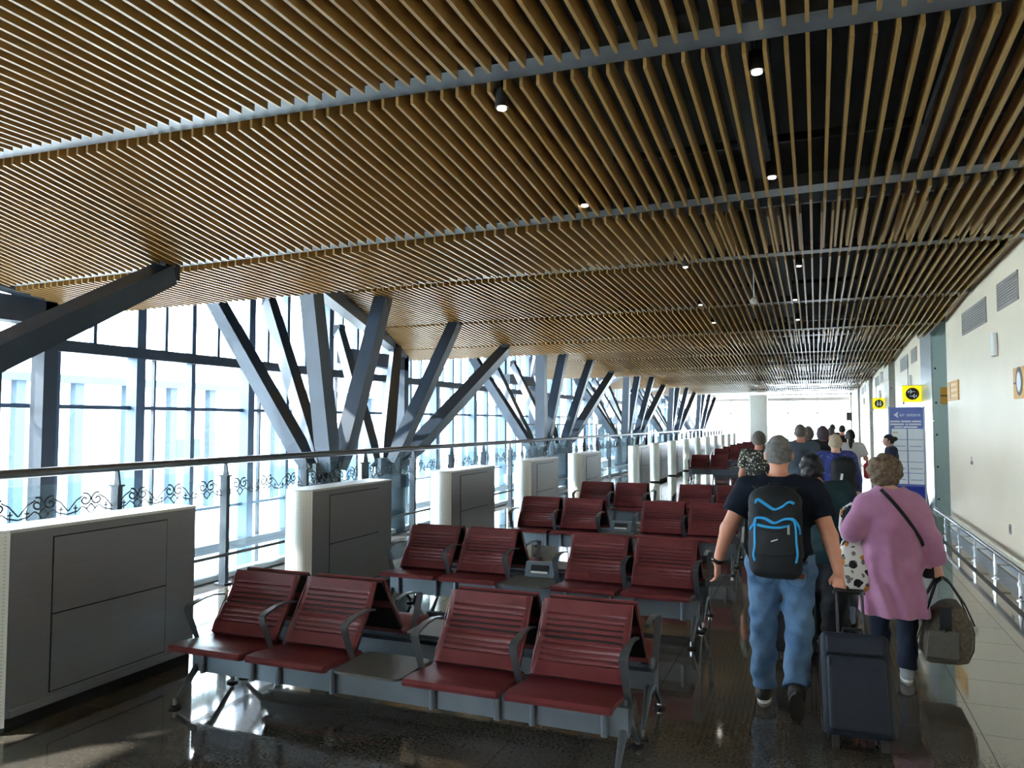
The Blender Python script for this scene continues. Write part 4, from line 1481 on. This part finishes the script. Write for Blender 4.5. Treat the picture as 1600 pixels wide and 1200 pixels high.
suitcase(.20, 4.92, 'navy fabric trolley suitcase pulled by the man in jeans', handle=.265, rz=.06)
suitcase(-.20, 6.60, 'small black trolley case seen between the legs of the man in jeans', w=.34, d=.2, h=.42, tilt=0, m='dark_cloth', handle=.36)

# --- dark-haired person in teal
person('person with dark hair in a dark teal top half hidden behind the man in navy', .035, 7.05, 1.60, 0, .011, 1.12,
    J=dict(elR=(.28, -.05, 1.13), wrR=(.25, .0, .90), anL=(-.1, .12, .085), head=(-.08, .02, 1.645)),
    top=dict(mat='teal_shirt', sleeve=1.5, hem=.80, ease=.04, fold=.008, flare=.03), bottom=dict(mat='dark_cloth', ease=.05, fold=.01), hair=dict(mat='hair_dark', style='short', vol=.022, low=-.085, rough=.008))
pb = empty('carrier_bag', (.235, 7.03, -.16)); tag(pb, 'clear plastic carrier bag with red print hanging beside the suitcase handle', 'bag')
q = SDF(); q.box((0, 0, .50), (.085, .05, .15), .04, .03); q.ell((0, 0, .42), (.085, .06, .08), .04); q.warp(folds(.012, 1.3))
link('bag_film', q.mesh('bag_film', 'plastic_clear', .011), pb)
q = SDF(); q.box((-.01, 0, .44), (.06, .03, .07), .02, .02); q.warp(folds(.008))
link('contents', q.mesh('contents', 'paper_grey', .011), pb)
MB().b2(-.06, .0, -.056, -.05, .56, .61).build('print_band', ['red_bag'], pb)
MB().tube([(-.05, 0, .63), (.02, 0, .86), (.05, 0, .63)], .008, 6).build('handle', ['plastic_clear'], pb)

# --- woman in pink cardigan
PX, PY = .515, 6.38
pw, pj, psc, ptop, pbot = person('woman with curly hair in a long pink cardigan carrying two bags', PX, PY, 1.64, 0, .0085, 1.02,
    J=dict(shL=(-.17, 0, 1.365), elL=(-.285, -.06, 1.15), wrL=(-.20, .17, 1.12), hdL=(.5, 1, .1), thL=(0, .2, 1), shR=(.17, 0, 1.365), elR=(.26, -.03, 1.11), wrR=(.325, .03, .90), hdR=(.06, 0, -1), curlL=1.1, curlR=1.25, thR=(-1, .3, 0),
           anL=(-.07, .34, .085), knL=(-.09, .18, .49), anR=(.085, -.03, .085), knR=(.10, .02, .5), toeR=(0, 1, 0), head=(-.035, .03, 1.64)),
    skin='skin_pale', top=dict(mat='pink_cardigan', sleeve=1.88, hem=.52, ease=.034, fold=.006, flare=.07, vfold=.018), bottom=dict(mat='navy_trousers', ease=.016, fold=.007),
    shoes=('shoe_grey', 'shoe_sole'), hair=dict(mat='hair_curly', style='curly'))
sb = empty('shoulder_bag', (PX, PY, 0)); tag(sb, 'narrow black shoulder strap and bag across the pink cardigan', 'bag')
dp = draper(ptop[0])
MB().ribbon(dp([(-.07, 1.40), (0, 1.32), (.09, 1.20), (.17, 1.07), (.20, 1.0)], (0, 0), .004), .026, .006, (.75, 0, .6)).build('strap', ['pack_black'], sb)
q = SDF(); q.box((.25, .12, .86), (.05, .10, .12), .03, .02)
link('pouch', q.mesh('pouch', 'pack_black', .012), sb)
# floral tote on her left arm
tt = empty('tote_bag', (.245, 6.42, 0)); tag(tt, 'white tote bag with black and orange flower print beside the pink cardigan', 'bag')
tm = MB()
tm.loft([rrect(0.0, 0, z, hx, hy, .03) for z, hx, hy in ((.63, .10, .16), (.66, .112, .18), (.80, .108, .17), (.93, .085, .12), (.985, .07, .06))])
tm.build('body', ['tote'], tt, smooth=True)
MB().b2(-.105, .105, -.165, .165, .615, .635).build('base', ['black_plastic'], tt)
hm = MB()
for yy in (-.05, .05):
    hm.tube([(-.05, yy, .96), (-.085, yy, 1.08), (-.07, yy * .6, 1.22), (-.0, yy * .5, 1.275), (.05, yy * .6, 1.20), (.055, yy, 1.08), (.05, yy, .96)], .011, 6)
hm.build('handle', ['tote'], tt, smooth=True)
# duffel bag in her right hand
df = empty('travel_bag', (.815, 6.36, 0)); tag(df, 'brown patterned travel bag with black handles held by the woman in pink', 'bag')
dm = MB()
dm.loft([rrect(.015 * i, 0, z, hx, hy, .045) for i, (z, hx, hy) in enumerate(((.20, .115, .20), (.215, .135, .215), (.30, .146, .22), (.42, .142, .215), (.50, .115, .20), (.565, .065, .18), (.585, .04, .17)))])
dm.build('body', ['duffel'], df, smooth=True)
MB().loft([[(-.125 + .01, -.222, .225), (.075, -.222, .225), (.075, -.20, .225), (-.115, -.20, .225)], [(-.115, -.235, .25), (.085, -.235, .25), (.085, -.20, .25), (-.115, -.20, .25)], [(-.10, -.232, .43), (.09, -.232, .43), (.09, -.2, .43), (-.10, -.2, .43)]]).build('end_pocket', ['duffel_plain'], df)
MB().b2(-.03, .045, -.238, -.228, .44, .60).build('black_strap', ['pack_black'], df)
MB().tube([(-.01, -.245, .45), (.0, -.252, .435), (.03, -.245, .45)], .008, 6).build('buckle', ['chrome'], df)
hm = MB()
hm.ribbon([(-.115, -.12, .50), (-.075, -.10, .60), (-.02, -.03, .735), (.02, .0, .765), (.02, .03, .765), (-.02, .06, .735), (-.075, .12, .60), (-.115, .14, .50)], .04, .010, (0, 1, .3))
hm.ribbon([(.20, -.12, .47), (.15, -.10, .60), (.07, -.03, .735), (.03, .0, .765), (.03, .03, .765), (.07, .06, .735), (.15, .12, .60), (.20, .14, .47)], .04, .010, (0, 1, .3))
hm.build('handle', ['pack_black'], df)
MB().ribbon([(.175, -.14, .50), (.195, -.15, .42), (.188, -.15, .30), (.15, -.16, .215)], .018, .006, (0, 1, 0)).build('side_strap', ['pack_black'], df)
MB().ribbon([(-.105, -.14, .50), (-.15, -.15, .40), (-.165, -.14, .33), (-.15, -.12, .26)], .02, .006, (0, 1, 0)).build('side_strap', ['pack_black'], df)

# --- other travellers
person('woman in a dark floral shirt with short grey hair left of the man in navy', -.77, 11.6, 1.75, 0, .014, 1.02, hair=dict(mat='hair_ash', style='short', vol=.015),
       top=dict(mat='floral_shirt', sleeve=.7, hem=.86, ease=.03), bottom=dict(mat='navy_trousers'))
person('tall man in a slate tee with cropped brown hair ahead of the man in navy', -.22, 12.6, 1.86, 0, .015, 1.08, hair=dict(mat='hair_ash', style='short'),
       top=dict(mat='slate_tee', sleeve=.65, hem=.9, ease=.02), bottom=dict(mat='dark_cloth'))
person('person in a blue patterned shirt with pale hair carrying a black backpack', .255, 11.5, 1.72, 0, .014, 1.04, hair=dict(mat='hair_blonde', style='short', vol=.006),
       top=dict(mat='blue_shirt', sleeve=1.6, hem=.84, ease=.035), bottom=dict(mat='dark_cloth'), skin='skin_pale')
bp2 = backpack(.345, 11.5 - .15, 1.16, 'black backpack with a white tag on the person in the blue patterned shirt', .16, .09, .24, vox=.014)
MB().box((-.03, -.2, .0), (.03, .006, .10), Matrix.Rotation(.15, 3, 'Y')).build('white_tag', ['white_paint'], bp2)
person('person in black with grey hair walking beside the man in slate', -.13, 15.6, 1.82, 0, .018, 1.05, fingers=False, hair=dict(mat='hair_ash', style='bob'), top=dict(mat='dark_cloth', sleeve=1.7, hem=.85, ease=.03), bottom=dict(mat='dark_cloth'))
person('person with plum hair in dark clothes, middle of the distant group', .12, 14.8, 1.83, 0, .018, 1.05, fingers=False, hair=dict(mat='hair_plum', style='bob'), top=dict(mat='dark_cloth', sleeve=1.7, hem=.85, ease=.03), bottom=dict(mat='dark_cloth'))
backpack(.10, 14.8 - .16, 1.2, 'dark backpack on the person with plum hair', .16, .09, .25, vox=.018)
person('person with fair hair in black, half hidden in the distant group', .33, 19.0, 1.78, 0, .02, 1.0, fingers=False, hair=dict(mat='hair_ash', style='short'), top=dict(mat='dark_cloth', sleeve=1.7, hem=.85, ease=.02), bottom=dict(mat='dark_cloth'))
person('man in black with dark cropped hair, farthest of the walking group', .66, 22.0, 1.82, 0, .02, 1.06, fingers=False, hair=dict(mat='hair_dark', style='short'), top=dict(mat='dark_cloth', sleeve=1.7, hem=.85, ease=.02), bottom=dict(mat='dark_cloth'))
person('person in black just left of the farthest man', .50, 26.0, 1.84, 0, .022, .95, fingers=False, hair=dict(mat='hair_dark', style='short'), top=dict(mat='dark_cloth', sleeve=1.7, hem=.85, ease=.02), bottom=dict(mat='dark_cloth'))
person('woman with a long dark ponytail in a white shirt and dark skirt', .63, 16.3, 1.74, 0, .016, .95, skin='skin_pale', fingers=False,
       J=dict(elR=(.27, -.02, 1.2), wrR=(.30, .12, 1.22)), hair=dict(mat='hair_dark', style='ponytail', vol=.012),
       top=dict(mat='white_shirt', sleeve=.8, hem=.92, ease=.025), bottom=dict(mat='dark_cloth', skirt=.55), shoes=('shoe_dark', 'shoe_dark'))
for dx, mm, nm in ((.30, 'red_bag', 'red bag carried by the woman in the white shirt'), (.47, 'blue_bag', 'blue bag carried by the woman in the white shirt')):
    g = empty('hand_bag', (.63 + dx, 16.3, .82)); tag(g, nm, 'bag')
    q = SDF(); q.box((0, 0, .14), (.075, .12, .15), .05, .03); q.warp(folds(.006))
    link('body', q.mesh('body', mm, .016), g)
    MB().tube([(0, -.06, .27), (0, 0, .38), (0, .06, .27)], .012, 6).build('handle', [mm], g)
person('staff member in navy jacket with hair in a bun, before the blue stand', 1.34, 16.2, 1.665, math.radians(95), .013, .95, skin='skin_pale',
       J=dict(elL=(-.2, .02, 1.15), wrL=(-.16, .2, 1.08), elR=(.2, .02, 1.15), wrR=(.16, .2, 1.08), hdL=(.3, 1, 0), hdR=(-.3, 1, 0), anL=(-.1, 0, .085), anR=(.1, 0, .085), knL=(-.1, .02, .5), knR=(.1, .02, .5), toeR=(0, 1, 0), head=(0, .045, 1.635)),
       top=dict(mat='navy_trousers', sleeve=1.8, hem=.86, ease=.02), bottom=dict(mat='dark_cloth'), shoes=('shoe_dark', 'shoe_dark'), hair=dict(mat='hair_dark', style='bun', vol=.006))
